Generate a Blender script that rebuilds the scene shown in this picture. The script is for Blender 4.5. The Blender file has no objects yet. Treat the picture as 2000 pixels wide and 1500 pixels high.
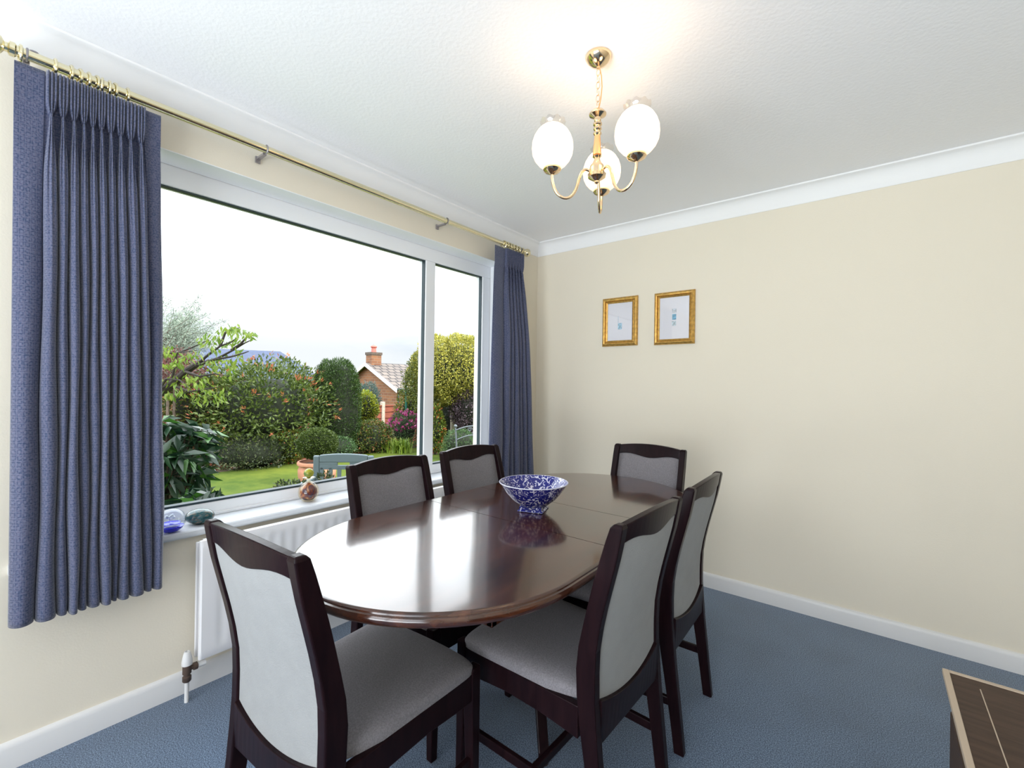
import bpy, bmesh, math, random
import numpy as np
from mathutils import Vector, Matrix
C = bpy.context.scene
COL = C.collection
PI = math.pi
R = math.radians

# ------------------------------------------------------------------ camera
CAM = Vector((2.1537, -3.0046, 1.2551)); YAW, PITCH, ROLL, FPX = 0.675, 0.0012, 0.0146, 881.37
def cam_axes():
    f = Vector((-math.sin(YAW)*math.cos(PITCH), math.cos(YAW)*math.cos(PITCH), math.sin(PITCH)))
    r = Vector((math.cos(YAW), math.sin(YAW), 0)); u = r.cross(f)
    c, s = math.cos(ROLL), math.sin(ROLL)
    return c*r+s*u, -s*r+c*u, f
AR, AU, AF = cam_axes()
cd = bpy.data.cameras.new('camera'); cam = bpy.data.objects.new('camera', cd); COL.objects.link(cam)
cd.sensor_width = 36; cd.lens = FPX/2000*36; cd.clip_start = 0.02; cd.clip_end = 300
m = Matrix((AR, AU, -AF)).transposed().to_4x4(); m.translation = CAM; cam.matrix_world = m
C.camera = cam
def at(px, py, d):
    """a point of the place: the pixel's direction at depth d metres"""
    return CAM + d*(AF + (px-1000)/FPX*AR - (py-750)/FPX*AU)

# ------------------------------------------------------------------ world, sun, daylight, added fill, exposure
EXPOSURE = 0.10
SKY_LOW, SKY_HIGH = .97, 5.6
REAR_FILL_W, CEIL_FILL_W, LAMP_W, SUN_W = 20.0, 78.0, 1.2, 3.3
w = bpy.data.worlds.new('sky'); C.world = w; w.use_nodes = True
nt = w.node_tree; nt.nodes.clear()
def N(nt, t, **k):
    n = nt.nodes.new(t)
    for a, b in k.items(): setattr(n, a, b)
    return n
out = N(nt, 'ShaderNodeOutputWorld'); bg = N(nt, 'ShaderNodeBackground'); tc = N(nt, 'ShaderNodeTexCoord')
sep = N(nt, 'ShaderNodeSeparateXYZ'); nt.links.new(tc.outputs['Generated'], sep.inputs[0])
ramp = N(nt, 'ShaderNodeMapRange'); ramp.interpolation_type = 'SMOOTHSTEP'; ramp.inputs[1].default_value = 0.06; ramp.inputs[2].default_value = 0.42
ramp.inputs[3].default_value = SKY_LOW; ramp.inputs[4].default_value = SKY_HIGH
nt.links.new(sep.outputs[2], ramp.inputs[0])
ns = N(nt, 'ShaderNodeTexNoise'); ns.inputs['Scale'].default_value = 3.2; ns.inputs['Detail'].default_value = 6; ns.inputs['Roughness'].default_value = .55
mp = N(nt, 'ShaderNodeMapping'); mp.inputs['Scale'].default_value = (1, 1, 3.0)
nt.links.new(tc.outputs['Generated'], mp.inputs[0]); nt.links.new(mp.outputs[0], ns.inputs['Vector'])
cr = N(nt, 'ShaderNodeValToRGB'); cr.color_ramp.elements[0].position = .40; cr.color_ramp.elements[0].color = (.84, .89, .96, 1)
cr.color_ramp.elements[1].position = .56; cr.color_ramp.elements[1].color = (.95, .97, 1, 1)
nt.links.new(ns.outputs['Fac'], cr.inputs[0]); nt.links.new(cr.outputs[0], bg.inputs[0]); nt.links.new(ramp.outputs[0], bg.inputs[1])
nt.links.new(bg.outputs[0], out.inputs[0])
def lamp(name, kind, loc, energy, color, **k):
    l = bpy.data.lights.new(name, kind); l.energy = energy; l.color = color
    for a, b in k.items(): setattr(l, a, b)
    o = bpy.data.objects.new(name, l); COL.objects.link(o); o.location = loc; return o
sun = lamp('sun', 'SUN', (6, 3, 8), SUN_W, (1, .93, .80), angle=R(2.5))
sun.rotation_euler = Vector((-.80, -.12, -.62)).to_track_quat('-Z', 'Y').to_euler()
pw = lamp('window_daylight_portal', 'AREA', (-.21, -1.63, 1.4), 1, (1, 1, 1), shape='RECTANGLE', size=2.46, size_y=1.5)
pw.rotation_euler = (PI/2, 0, -PI/2); pw.data.cycles.is_portal = True
rear = lamp('assumed_door_fill', 'AREA', (1.75, -5.10, 1.05), REAR_FILL_W, (.86, .93, 1), shape='RECTANGLE', size=2.7, size_y=1.7)  # added fill light at an assumed, unseen door, brightens the room from behind
rear.rotation_euler = (PI/2+R(6), 0, 0); rear.data.spread = R(115)
patio = lamp('patio_ceiling_fill', 'AREA', (1.75, -5.10, .60), CEIL_FILL_W, (.87, .94, 1), shape='RECTANGLE', size=2.7, size_y=1.0)  # added fill in the assumed door opening, tilted up to brighten the ceiling
patio.rotation_euler = (PI/2+R(52), 0, 0); patio.data.spread = R(130)
vs = C.view_settings; vs.view_transform = 'Standard'; vs.look = 'None'; vs.exposure = EXPOSURE; vs.gamma = 1; vs.use_curve_mapping = False
C.cycles.max_bounces = 9; C.cycles.transparent_max_bounces = 16; C.cycles.sample_clamp_indirect = 6; C.cycles.caustics_reflective = False; C.cycles.caustics_refractive = False
C.cycles.use_denoising = True

# ------------------------------------------------------------------ materials
def mat(name, col=(.8, .8, .8), rough=.5, metal=0., spec=.5, noise=None, bump=None, sheen=0., coat=0., coat_rough=.1, trans=0., ior=1.45, two=None):
    """noise=(scale, amount[, stretch]) darkens/lightens, bump=(scale, strength[, stretch])"""
    M = bpy.data.materials.new(name); M.use_nodes = True; t = M.node_tree; b = t.nodes['Principled BSDF']
    b.inputs['Base Color'].default_value = (*col, 1); b.inputs['Roughness'].default_value = rough; b.inputs['Metallic'].default_value = metal
    b.inputs['Specular IOR Level'].default_value = spec; b.inputs['IOR'].default_value = ior
    b.inputs['Sheen Weight'].default_value = sheen; b.inputs['Coat Weight'].default_value = coat; b.inputs['Coat Roughness'].default_value = coat_rough
    b.inputs['Transmission Weight'].default_value = trans
    tcn = N(t, 'ShaderNodeTexCoord')
    def tex(scale, stretch):
        mpn = N(t, 'ShaderNodeMapping'); mpn.inputs['Scale'].default_value = stretch or (1, 1, 1)
        t.links.new(tcn.outputs['Object'], mpn.inputs[0])
        n = N(t, 'ShaderNodeTexNoise'); n.inputs['Scale'].default_value = scale; n.inputs['Detail'].default_value = 5
        t.links.new(mpn.outputs[0], n.inputs['Vector']); return n
    if noise:
        n = tex(noise[0], noise[2] if len(noise) > 2 else None)
        r = N(t, 'ShaderNodeValToRGB'); c2 = two or tuple(c*(1-noise[1]) for c in col); c1 = col if two else tuple(min(1, c*(1+noise[1])) for c in col)
        r.color_ramp.elements[0].position = .35; r.color_ramp.elements[0].color = (*c2, 1)
        r.color_ramp.elements[1].position = .65; r.color_ramp.elements[1].color = (*c1, 1)
        t.links.new(n.outputs['Fac'], r.inputs[0]); t.links.new(r.outputs[0], b.inputs['Base Color'])
    if bump:
        n = tex(bump[0], bump[2] if len(bump) > 2 else None)
        bn = N(t, 'ShaderNodeBump'); bn.inputs['Strength'].default_value = bump[1]; bn.inputs['Distance'].default_value = .004
        t.links.new(n.outputs['Fac'], bn.inputs['Height']); t.links.new(bn.outputs[0], b.inputs['Normal'])
    return M
LEAFK = .66
def leafmat(name, c1, c2, c3=None, p3=.85, rough=.45, spec=.4, trans=.25):
    """each leaf (mesh island) takes its own tint; c3 is the rarer tint"""
    M = bpy.data.materials.new(name); M.use_nodes = True; t = M.node_tree; b = t.nodes['Principled BSDF']
    dk = lambda c: tuple(v*LEAFK for v in c); c1, c2, c3 = dk(c1), dk(c2), (dk(c3) if c3 else None)
    g = N(t, 'ShaderNodeNewGeometry'); r = N(t, 'ShaderNodeValToRGB'); e = r.color_ramp.elements
    e[0].position = 0; e[0].color = (*c1, 1); e[1].position = .8 if c3 else 1; e[1].color = (*c2, 1)
    if c3:
        x = e.new(p3); x.color = (*c2, 1); x = e.new(min(1, p3+.03)); x.color = (*c3, 1)
    t.links.new(g.outputs['Random Per Island'], r.inputs[0]); t.links.new(r.outputs[0], b.inputs['Base Color'])
    b.inputs['Roughness'].default_value = rough; b.inputs['Specular IOR Level'].default_value = spec
    tr = N(t, 'ShaderNodeBsdfTranslucent'); t.links.new(r.outputs[0], tr.inputs[0])
    mx = N(t, 'ShaderNodeMixShader'); mx.inputs[0].default_value = trans
    o = t.nodes['Material Output']; t.links.new(b.outputs[0], mx.inputs[1]); t.links.new(tr.outputs[0], mx.inputs[2]); t.links.new(mx.outputs[0], o.inputs[0])
    return M
M = {}
M['wall'] = mat('cream_paint', (.80, .735, .61), .75, spec=.25, bump=(160, .10))
M['ceiling'] = mat('stippled_white_ceiling', (.93, .93, .94), .85, spec=.2, bump=(75, .30))
M['cove'] = mat('white_cornice_paint', (.90, .90, .90), .7, spec=.25)
M['gloss_white'] = mat('white_gloss_paint', (.74, .735, .73), .32, spec=.5)
M['sill'] = mat('white_sill_gloss', (.60, .625, .66), .28, spec=.5)
M['upvc'] = mat('white_window_plastic', (.90, .91, .93), .28, spec=.5)
M['radiator'] = mat('white_radiator_enamel', (.80, .79, .80), .35, spec=.5)
M['gasket'] = mat('dark_rubber_gasket', (.03, .05, .06), .5)
M['brass'] = mat('polished_brass', (.90, .68, .44), .12, metal=1)
M['pale_brass'] = mat('pale_lacquered_brass', (.80, .73, .50), .16, metal=1)
M['bracket'] = mat('dull_grey_metal', (.35, .33, .35), .4, metal=.7)
M['valve'] = mat('tarnished_brown_valve', (.13, .09, .07), .5, metal=.6)
M['bronze'] = mat('satin_copper_lacquer', (.80, .46, .22), .35, metal=.6)
M['gold'] = mat('gilt_picture_frame', (.60, .36, .10), .36, metal=.75, noise=(60, .2), bump=(90, .3))
M['matboard'] = mat('white_picture_mount', (.78, .77, .82), .8)
M['seat_fabric'] = mat('grey_woven_upholstery', (.20, .188, .200), .85, spec=.15, sheen=.15, noise=(260, .16), bump=(420, .35))
M['back_fabric'] = mat('pale_grey_rear_upholstery', (.26, .265, .265), .9, spec=.2, sheen=.15, noise=(26, .025), bump=(300, .25))
M['cabinet'] = mat('dark_brown_cabinet_wood', (.050, .030, .020), .5, spec=.2, noise=(10, .2, (1, 12, 12)))
M['cabinet_edge'] = mat('lighter_worn_wood_edge', (.38, .30, .22), .4)
M['concrete'] = mat('pale_concrete', (.46, .40, .32), .85, noise=(20, .15))
M['terracotta'] = mat('terracotta_clay', (.42, .19, .12), .8, noise=(10, .12))
M['soil'] = mat('dark_bed_soil', (.055, .035, .022), .95, noise=(18, .4), bump=(60, .8))
M['fence'] = mat('red_brown_fence_stain', (.24, .065, .035), .8, noise=(6, .25, (1, 1, 14)), bump=(8, .8, (1, 1, 16)))
M['plastic'] = mat('grey_green_garden_plastic', (.105, .14, .155), .45)
M['iron'] = mat('grey_painted_iron', (.10, .115, .13), .4, metal=.3)
M['greenpole'] = mat('green_pole_paint', (.02, .13, .09), .45)
M['bark'] = mat('grey_brown_bark', (.10, .075, .06), .9, noise=(14, .3), bump=(30, 1))
M['dark_bark'] = mat('dark_bark', (.035, .028, .025), .9, noise=(14, .3), bump=(30, 1))
M['bargeboard'] = mat('white_bargeboard', (.75, .76, .80), .5)
M['slate'] = mat('blue_slate', (.020, .035, .085), .6, noise=(4, .2))
M['chimneypot'] = mat('red_chimney_clay', (.55, .13, .10), .7)
M['winglass'] = mat('dim_window_pane', (.42, .40, .34), .2)

def woodmat(name, c1, c2, rough, coat, scale=7, stretch=(9, 1, 9), rb=.0, spc=.25):
    Mx = bpy.data.materials.new(name); Mx.use_nodes = True; t = Mx.node_tree; b = t.nodes['Principled BSDF']
    tcn = N(t, 'ShaderNodeTexCoord'); mpn = N(t, 'ShaderNodeMapping'); mpn.inputs['Scale'].default_value = stretch
    n = N(t, 'ShaderNodeTexNoise'); n.inputs['Scale'].default_value = scale; n.inputs['Detail'].default_value = 8; n.inputs['Distortion'].default_value = .6
    t.links.new(tcn.outputs['Object'], mpn.inputs[0]); t.links.new(mpn.outputs[0], n.inputs['Vector'])
    r = N(t, 'ShaderNodeValToRGB'); r.color_ramp.elements[0].position = .3; r.color_ramp.elements[0].color = (*c1, 1)
    r.color_ramp.elements[1].position = .72; r.color_ramp.elements[1].color = (*c2, 1)
    t.links.new(n.outputs['Fac'], r.inputs[0]); t.links.new(r.outputs[0], b.inputs['Base Color'])
    b.inputs['Roughness'].default_value = rough; b.inputs['Coat Weight'].default_value = coat; b.inputs['Coat Roughness'].default_value = .10; b.inputs['Specular IOR Level'].default_value = .25; b.inputs['Coat IOR'].default_value = 1.52
    b.inputs['Specular IOR Level'].default_value = spc
    if rb:
        n2 = N(t, 'ShaderNodeTexNoise'); n2.inputs['Scale'].default_value = 140; t.links.new(mpn.outputs[0], n2.inputs['Vector'])
        bn = N(t, 'ShaderNodeBump'); bn.inputs['Strength'].default_value = rb; bn.inputs['Distance'].default_value = .002
        t.links.new(n2.outputs['Fac'], bn.inputs['Height']); t.links.new(bn.outputs[0], b.inputs['Normal'])
    return Mx
M['table'] = woodmat('mahogany_table_polish', (.017, .005, .004), (.075, .024, .011), .22, 1.0, 3.2, (9, 1.1, 9), .05)
M['wood'] = woodmat('dark_mahogany_chair_polish', (.008, .0035, .0050), (.016, .0065, .008), .28, .0, 8, (6, 6, 1), .0, .10)

def glassmat(name, tint=(1, 1, 1), gloss=.06):
    Mx = bpy.data.materials.new(name); Mx.use_nodes = True; t = Mx.node_tree; t.nodes.remove(t.nodes['Principled BSDF'])
    a = N(t, 'ShaderNodeBsdfTransparent'); a.inputs[0].default_value = (*tint, 1); g = N(t, 'ShaderNodeBsdfGlossy'); g.inputs['Roughness'].default_value = .01
    lw = N(t, 'ShaderNodeLayerWeight'); lw.inputs[0].default_value = .5; p5 = N(t, 'ShaderNodeMath', operation='POWER'); p5.inputs[1].default_value = 5
    t.links.new(lw.outputs['Facing'], p5.inputs[0]); f = N(t, 'ShaderNodeMath', operation='MULTIPLY_ADD'); f.inputs[1].default_value = .6; f.inputs[2].default_value = gloss*.5
    t.links.new(p5.outputs[0], f.inputs[0]); mx = N(t, 'ShaderNodeMixShader')
    t.links.new(f.outputs[0], mx.inputs[0]); t.links.new(a.outputs[0], mx.inputs[1]); t.links.new(g.outputs[0], mx.inputs[2]); t.links.new(mx.outputs[0], t.nodes['Material Output'].inputs[0])
    return Mx
M['pane'] = glassmat('window_glass', (.97, .985, .985), .0)
M['picglass'] = glassmat('picture_glass')

def carpet():
    Mx = mat('blue_carpet_pile', (.10, .17, .27), .95, spec=.1, sheen=.5)
    t = Mx.node_tree; b = t.nodes['Principled BSDF']; tcn = N(t, 'ShaderNodeTexCoord')
    n = N(t, 'ShaderNodeTexNoise'); n.inputs['Scale'].default_value = 270; n.inputs['Detail'].default_value = 2
    n2 = N(t, 'ShaderNodeTexNoise'); n2.inputs['Scale'].default_value = 3; n2.inputs['Detail'].default_value = 4
    t.links.new(tcn.outputs['Object'], n.inputs['Vector']); t.links.new(tcn.outputs['Object'], n2.inputs['Vector'])
    r = N(t, 'ShaderNodeValToRGB'); e = r.color_ramp.elements; e[0].position = .40; e[0].color = (.024, .052, .105, 1); e[1].position = .62; e[1].color = (.165, .245, .36, 1)
    t.links.new(n.outputs['Fac'], r.inputs[0])
    mxn = N(t, 'ShaderNodeMix', data_type='RGBA', blend_type='MULTIPLY'); mxn.inputs[0].default_value = .6
    r2 = N(t, 'ShaderNodeValToRGB'); r2.color_ramp.elements[0].position = .3; r2.color_ramp.elements[0].color = (.7, .7, .7, 1); r2.color_ramp.elements[1].position = .6
    t.links.new(n2.outputs['Fac'], r2.inputs[0]); t.links.new(r.outputs[0], mxn.inputs[6]); t.links.new(r2.outputs[0], mxn.inputs[7]); t.links.new(mxn.outputs[2], b.inputs['Base Color'])
    bn = N(t, 'ShaderNodeBump'); bn.inputs['Strength'].default_value = .3; bn.inputs['Distance'].default_value = .003
    t.links.new(n.outputs['Fac'], bn.inputs['Height']); t.links.new(bn.outputs[0], b.inputs['Normal']); return Mx
M['carpet'] = carpet()

def curtain_mat():
    """blue-mauve cloth with a woven grid of small shiny squares"""
    Mx = mat('blue_jacquard_curtain', (.1, .1, .2), .8, spec=.3, sheen=.35)
    t = Mx.node_tree; b = t.nodes['Principled BSDF']; uv = N(t, 'ShaderNodeTexCoord')
    s = N(t, 'ShaderNodeSeparateXYZ'); t.links.new(uv.outputs['UV'], s.inputs[0])
    def mth(op, a, bb=None, cc=None):
        n = N(t, 'ShaderNodeMath', operation=op)
        for i, v in enumerate((a, bb, cc)):
            if v is None: continue
            if isinstance(v, (int, float)): n.inputs[i].default_value = v
            else: t.links.new(v, n.inputs[i])
        return n.outputs[0]
    def band(src):
        f = mth('FRACT', mth('MULTIPLY', src, 52.0)); return mth('ABSOLUTE', mth('SUBTRACT', f, .5))
    a, c = band(s.outputs[0]), band(s.outputs[1]); mxv = mth('MAXIMUM', a, c)
    line = mth('GREATER_THAN', mxv, .44); inner = mth('LESS_THAN', mxv, .2); pat = mth('MAXIMUM', line, inner)
    n = N(t, 'ShaderNodeTexNoise'); n.inputs['Scale'].default_value = 210; t.links.new(uv.outputs['Object'], n.inputs['Vector'])
    r = N(t, 'ShaderNodeValToRGB'); e = r.color_ramp.elements; e[0].position = .38; e[0].color = (.036, .056, .118, 1); e[1].position = .62; e[1].color = (.125, .125, .195, 1)
    t.links.new(n.outputs['Fac'], r.inputs[0])
    mx = N(t, 'ShaderNodeMix', data_type='RGBA'); t.links.new(mth('MULTIPLY', pat, .50), mx.inputs[0]); t.links.new(r.outputs[0], mx.inputs[6]); mx.inputs[7].default_value = (.14, .155, .25, 1)
    t.links.new(mx.outputs[2], b.inputs['Base Color']); t.links.new(mth('SUBTRACT', .85, mth('MULTIPLY', pat, .38)), b.inputs['Roughness'])
    bn = N(t, 'ShaderNodeBump'); bn.inputs['Strength'].default_value = .35; bn.inputs['Distance'].default_value = .002
    t.links.new(mth('ADD', pat, n.outputs['Fac']), bn.inputs['Height']); t.links.new(bn.outputs[0], b.inputs['Normal'])
    tr = N(t, 'ShaderNodeBsdfTranslucent'); tr.inputs[0].default_value = (.12, .15, .30, 1); ms = N(t, 'ShaderNodeMixShader'); ms.inputs[0].default_value = .12
    o = t.nodes['Material Output']; t.links.new(b.outputs[0], ms.inputs[1]); t.links.new(tr.outputs[0], ms.inputs[2]); t.links.new(ms.outputs[0], o.inputs[0])
    return Mx
M['curtain'] = curtain_mat()

def pattern_mat(name, kind):
    Mx = bpy.data.materials.new(name); Mx.use_nodes = True; t = Mx.node_tree; b = t.nodes['Principled BSDF']; tcn = N(t, 'ShaderNodeTexCoord')
    r = N(t, 'ShaderNodeValToRGB'); e = r.color_ramp.elements
    n = N(t, 'ShaderNodeTexNoise'); t.links.new(tcn.outputs['Object'], n.inputs['Vector'])
    if kind == 'bowl':
        n.inputs['Scale'].default_value = 70; n.inputs['Detail'].default_value = 1; n.inputs['Distortion'].default_value = 1.6
        e[0].position = .565; e[0].color = (.010, .014, .17, 1); e[1].position = .60; e[1].color = (.60, .60, .72, 1); b.inputs['Roughness'].default_value = .12
    elif kind == 'pebble':
        n.inputs['Scale'].default_value = 38; n.inputs['Distortion'].default_value = 2
        e[0].position = .3; e[0].color = (.005, .035, .04, 1); e[1].position = .75; e[1].color = (.10, .25, .27, 1)
        x = e.new(.52); x.color = (.02, .09, .10, 1); x = e.new(.64); x.color = (.14, .10, .07, 1); b.inputs['Roughness'].default_value = .12
    elif kind == 'swirl':
        n.inputs['Scale'].default_value = 14; n.inputs['Distortion'].default_value = 3.0; n.inputs['Detail'].default_value = 1
        e[0].position = .36; e[0].color = (.03, .012, .05, 1); e[1].position = .74; e[1].color = (.40, .32, .22, 1)
        x = e.new(.48); x.color = (.12, .018, .02, 1); x = e.new(.60); x.color = (.32, .10, .012, 1); b.inputs['Roughness'].default_value = .3
    t.links.new(n.outputs['Fac'], r.inputs[0]); t.links.new(r.outputs[0], b.inputs['Base Color'])
    return Mx
M['bowl'] = pattern_mat('blue_white_sponge_glaze', 'bowl'); M['pebble'] = pattern_mat('teal_iridescent_glass', 'pebble'); M['swirl'] = pattern_mat('amber_purple_swirl_glass', 'swirl')
M['clear'] = glassmat('clear_art_glass', (.93, .96, 1), .16)
M['cobalt'] = mat('cobalt_glass_core', (.02, .02, .55), .2)
M['frost'] = mat('white_bubble_core', (.75, .80, .85), .3)
M['green_glass'] = mat('green_yellow_stopper_glass', (.02, .13, .06), .08, noise=(22, .5, (1, 1, 2)), two=(.40, .36, .02))
M['amber_glass'] = glassmat('pale_amber_glass', (1, .95, .84), .12)
M['bulb'] = bpy.data.materials.new('lit_bulb'); M['bulb'].use_nodes = True
_b = M['bulb'].node_tree.nodes['Principled BSDF']; _b.inputs['Emission Color'].default_value = (1, .80, .50, 1); _b.inputs['Emission Strength'].default_value = 4
def shade_mat():
    Mx = bpy.data.materials.new('frosted_lamp_shade_glass'); Mx.use_nodes = True; t = Mx.node_tree; t.nodes.remove(t.nodes['Principled BSDF'])
    a = N(t, 'ShaderNodeBsdfTransparent'); a.inputs[0].default_value = (1, .97, .92, 1); tr = N(t, 'ShaderNodeBsdfTranslucent'); tr.inputs[0].default_value = (1, .90, .74, 1)
    d = N(t, 'ShaderNodeBsdfPrincipled'); d.inputs['Base Color'].default_value = (.9, .88, .82, 1); d.inputs['Roughness'].default_value = .25
    m1 = N(t, 'ShaderNodeMixShader'); m1.inputs[0].default_value = .25; m2 = N(t, 'ShaderNodeMixShader'); m2.inputs[0].default_value = .22
    t.links.new(tr.outputs[0], m1.inputs[1]); t.links.new(d.outputs[0], m1.inputs[2]); t.links.new(m1.outputs[0], m2.inputs[1]); t.links.new(a.outputs[0], m2.inputs[2])
    t.links.new(m2.outputs[0], t.nodes['Material Output'].inputs[0]); return Mx
M['shade'] = shade_mat(); M['crown'] = glassmat('clear_frilled_crown_glass', (1, .95, .90), .35)
def brickmat(name, c1, c2, mortar, bw, bh, off=.5):
    Mx = bpy.data.materials.new(name); Mx.use_nodes = True; t = Mx.node_tree; b = t.nodes['Principled BSDF']; uv = N(t, 'ShaderNodeTexCoord')
    k = N(t, 'ShaderNodeTexBrick'); k.inputs['Scale'].default_value = 1; k.inputs['Brick Width'].default_value = bw; k.inputs['Row Height'].default_value = bh
    k.inputs['Mortar Size'].default_value = bh*.10; k.offset = off
    k.inputs['Color1'].default_value = (*c1, 1); k.inputs['Color2'].default_value = (*c2, 1); k.inputs['Mortar'].default_value = (*mortar, 1)
    t.links.new(uv.outputs['UV'], k.inputs['Vector']); t.links.new(k.outputs['Color'], b.inputs['Base Color']); b.inputs['Roughness'].default_value = .85
    return Mx
M['brick'] = brickmat('orange_brown_brick', (.25, .105, .045), (.17, .068, .035), (.22, .14, .09), .60, .22)
M['tile'] = brickmat('brown_grey_roof_tile', (.15, .12, .10), (.105, .085, .075), (.025, .02, .02), .62, .62)
def grassmat():
    Mx = mat('lawn_grass', (.10, .19, .02), .9, spec=.2)
    t = Mx.node_tree; b = t.nodes['Principled BSDF']; tcn = N(t, 'ShaderNodeTexCoord')
    n = N(t, 'ShaderNodeTexNoise'); n.inputs['Scale'].default_value = 1.1; n.inputs['Detail'].default_value = 9; n.inputs['Roughness'].default_value = .72
    t.links.new(tcn.outputs['Object'], n.inputs['Vector']); r = N(t, 'ShaderNodeValToRGB'); e = r.color_ramp.elements
    e[0].position = .36; e[0].color = (.036, .066, .008, 1); e[1].position = .66; e[1].color = (.110, .135, .017, 1)
    t.links.new(n.outputs['Fac'], r.inputs[0]); t.links.new(r.outputs[0], b.inputs['Base Color']); return Mx
M['grass'] = grassmat()

# ------------------------------------------------------------------ helpers
def tag(o, label=None, cat=None, group=None, kind=None):
    for k, v in (('label', label), ('category', cat), ('group', group), ('kind', kind)):
        if v: o[k] = v
    return o
def empty(name, loc, rz=0, **k):
    o = bpy.data.objects.new(name, None); COL.objects.link(o); o.location = loc; o.rotation_euler = (0, 0, rz); o.empty_display_size = .05
    return tag(o, **k)
class MB:
    def __init__(s): s.v = []; s.f = []; s.uv = None
    def add(s, vs, fs):
        o = len(s.v); s.v += [tuple(p) for p in vs]; s.f += [tuple(i+o for i in f) for f in fs]; return s
    def box(s, a, b):
        x0, y0, z0 = a; x1, y1, z1 = b
        return s.add([(x0, y0, z0), (x1, y0, z0), (x1, y1, z0), (x0, y1, z0), (x0, y0, z1), (x1, y0, z1), (x1, y1, z1), (x0, y1, z1)],
                     [(0, 3, 2, 1), (4, 5, 6, 7), (0, 1, 5, 4), (1, 2, 6, 5), (2, 3, 7, 6), (3, 0, 4, 7)])
    def loft(s, rings, cap=True, closed=True):
        """rings: equal-length vertex loops joined in turn"""
        n = len(rings[0]); vs = [p for r in rings for p in r]; fs = []
        for i in range(len(rings)-1):
            for j in range(n if closed else n-1):
                k = (j+1) % n; fs.append((i*n+j, i*n+k, (i+1)*n+k, (i+1)*n+j))
        if cap: fs += [tuple(range(n))[::-1], tuple(range((len(rings)-1)*n, len(rings)*n))]
        return s.add(vs, fs)
    def tube(s, pts, rad, seg=10, cap=True):
        pts = [Vector(p) for p in pts]; rad = rad if isinstance(rad, (list, tuple)) else [rad]*len(pts)
        t0 = (pts[1]-pts[0]).normalized(); ref = Vector((0, 0, 1)) if abs(t0.z) < .9 else Vector((1, 0, 0)); n = t0.cross(ref).normalized(); rings = []
        for i, p in enumerate(pts):
            t = (pts[min(i+1, len(pts)-1)]-pts[max(i-1, 0)]).normalized(); n = (n-t*n.dot(t)).normalized(); b = t.cross(n)
            rings.append([p+rad[i]*(math.cos(a)*n+math.sin(a)*b) for a in (2*PI*k/seg for k in range(seg))])
        return s.loft(rings, cap)
    def lathe(s, prof, c=(0, 0, 0), seg=32, mtx=None):
        rings = []
        for r, z in prof:
            ring = [Vector((max(r, 1e-4)*math.cos(2*PI*k/seg), max(r, 1e-4)*math.sin(2*PI*k/seg), z)) for k in range(seg)]
            if mtx: ring = [mtx @ p for p in ring]
            rings.append([p+Vector(c) for p in ring])
        return s.loft(rings, True)
    def ball(s, c, r, seg=20, rz=None, squash=(1, 1, 1)):
        return s.lathe([(r*math.sin(PI*i/12), -r*math.cos(PI*i/12)) for i in range(13)], c, seg, Matrix.Diagonal((*squash,)))
    def torus(s, c, R0, r, axis='y', seg=24, sub=8, mtx=None):
        vs, fs = [], []
        for i in range(seg):
            a = 2*PI*i/seg
            for j in range(sub):
                b = 2*PI*j/sub; p = Vector(((R0+r*math.cos(b))*math.cos(a), (R0+r*math.cos(b))*math.sin(a), r*math.sin(b)))
                if mtx: p = mtx @ p
                elif axis == 'y': p = Vector((p.x, p.z, p.y))
                elif axis == 'x': p = Vector((p.z, p.x, p.y))
                vs.append(p+Vector(c)); fs.append((i*sub+j, ((i+1) % seg)*sub+j, ((i+1) % seg)*sub+(j+1) % sub, i*sub+(j+1) % sub))
        return s.add(vs, fs)
    def build(s, name, material, parent=None, smooth=False, bevel=0, subsurf=0, loc=None, weld=False):
        me = bpy.data.meshes.new(name); me.from_pydata(s.v, [], s.f); me.update()
        if s.uv is not None:
            l = me.uv_layers.new(name='UVMap'); idx = np.zeros(len(me.loops), int); me.loops.foreach_get('vertex_index', idx); l.data.foreach_set('uv', np.array(s.uv)[idx].ravel())
        bm = bmesh.new(); bm.from_mesh(me)
        if weld: bmesh.ops.remove_doubles(bm, verts=bm.verts, dist=1e-5)
        bmesh.ops.recalc_face_normals(bm, faces=bm.faces); bm.to_mesh(me); bm.free()
        me.materials.append(material); o = bpy.data.objects.new(name, me); COL.objects.link(o)
        if loc: o.location = loc
        if parent: o.parent = parent
        if bevel:
            b = o.modifiers.new('bevel', 'BEVEL'); b.width = bevel; b.segments = 2; b.limit_method = 'ANGLE'; b.angle_limit = R(40)
        if subsurf:
            q = o.modifiers.new('sub', 'SUBSURF'); q.levels = q.render_levels = subsurf
        if smooth or bevel or subsurf:
            me.shade_smooth() if smooth or subsurf else None
            if smooth and not subsurf:
                try: me.set_sharp_from_angle(angle=R(38))
                except Exception: pass
        return o
def kids(o): return [c for c in bpy.data.objects if c.parent == o]
def copy_tree(o, parent=None):
    c = o.copy(); COL.objects.link(c)
    if parent: c.parent = parent
    for ch in kids(o): copy_tree(ch, c)
    return c
def bx(name, a, b, material, parent=None, bevel=0): return MB().box(a, b).build(name, material, parent, bevel=bevel)
def struct(o, label, cat=None): return tag(o, label, cat, kind='structure')
ORD = ['first', 'second', 'third', 'fourth', 'fifth', 'sixth', 'seventh', 'eighth', 'ninth', 'tenth']

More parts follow.
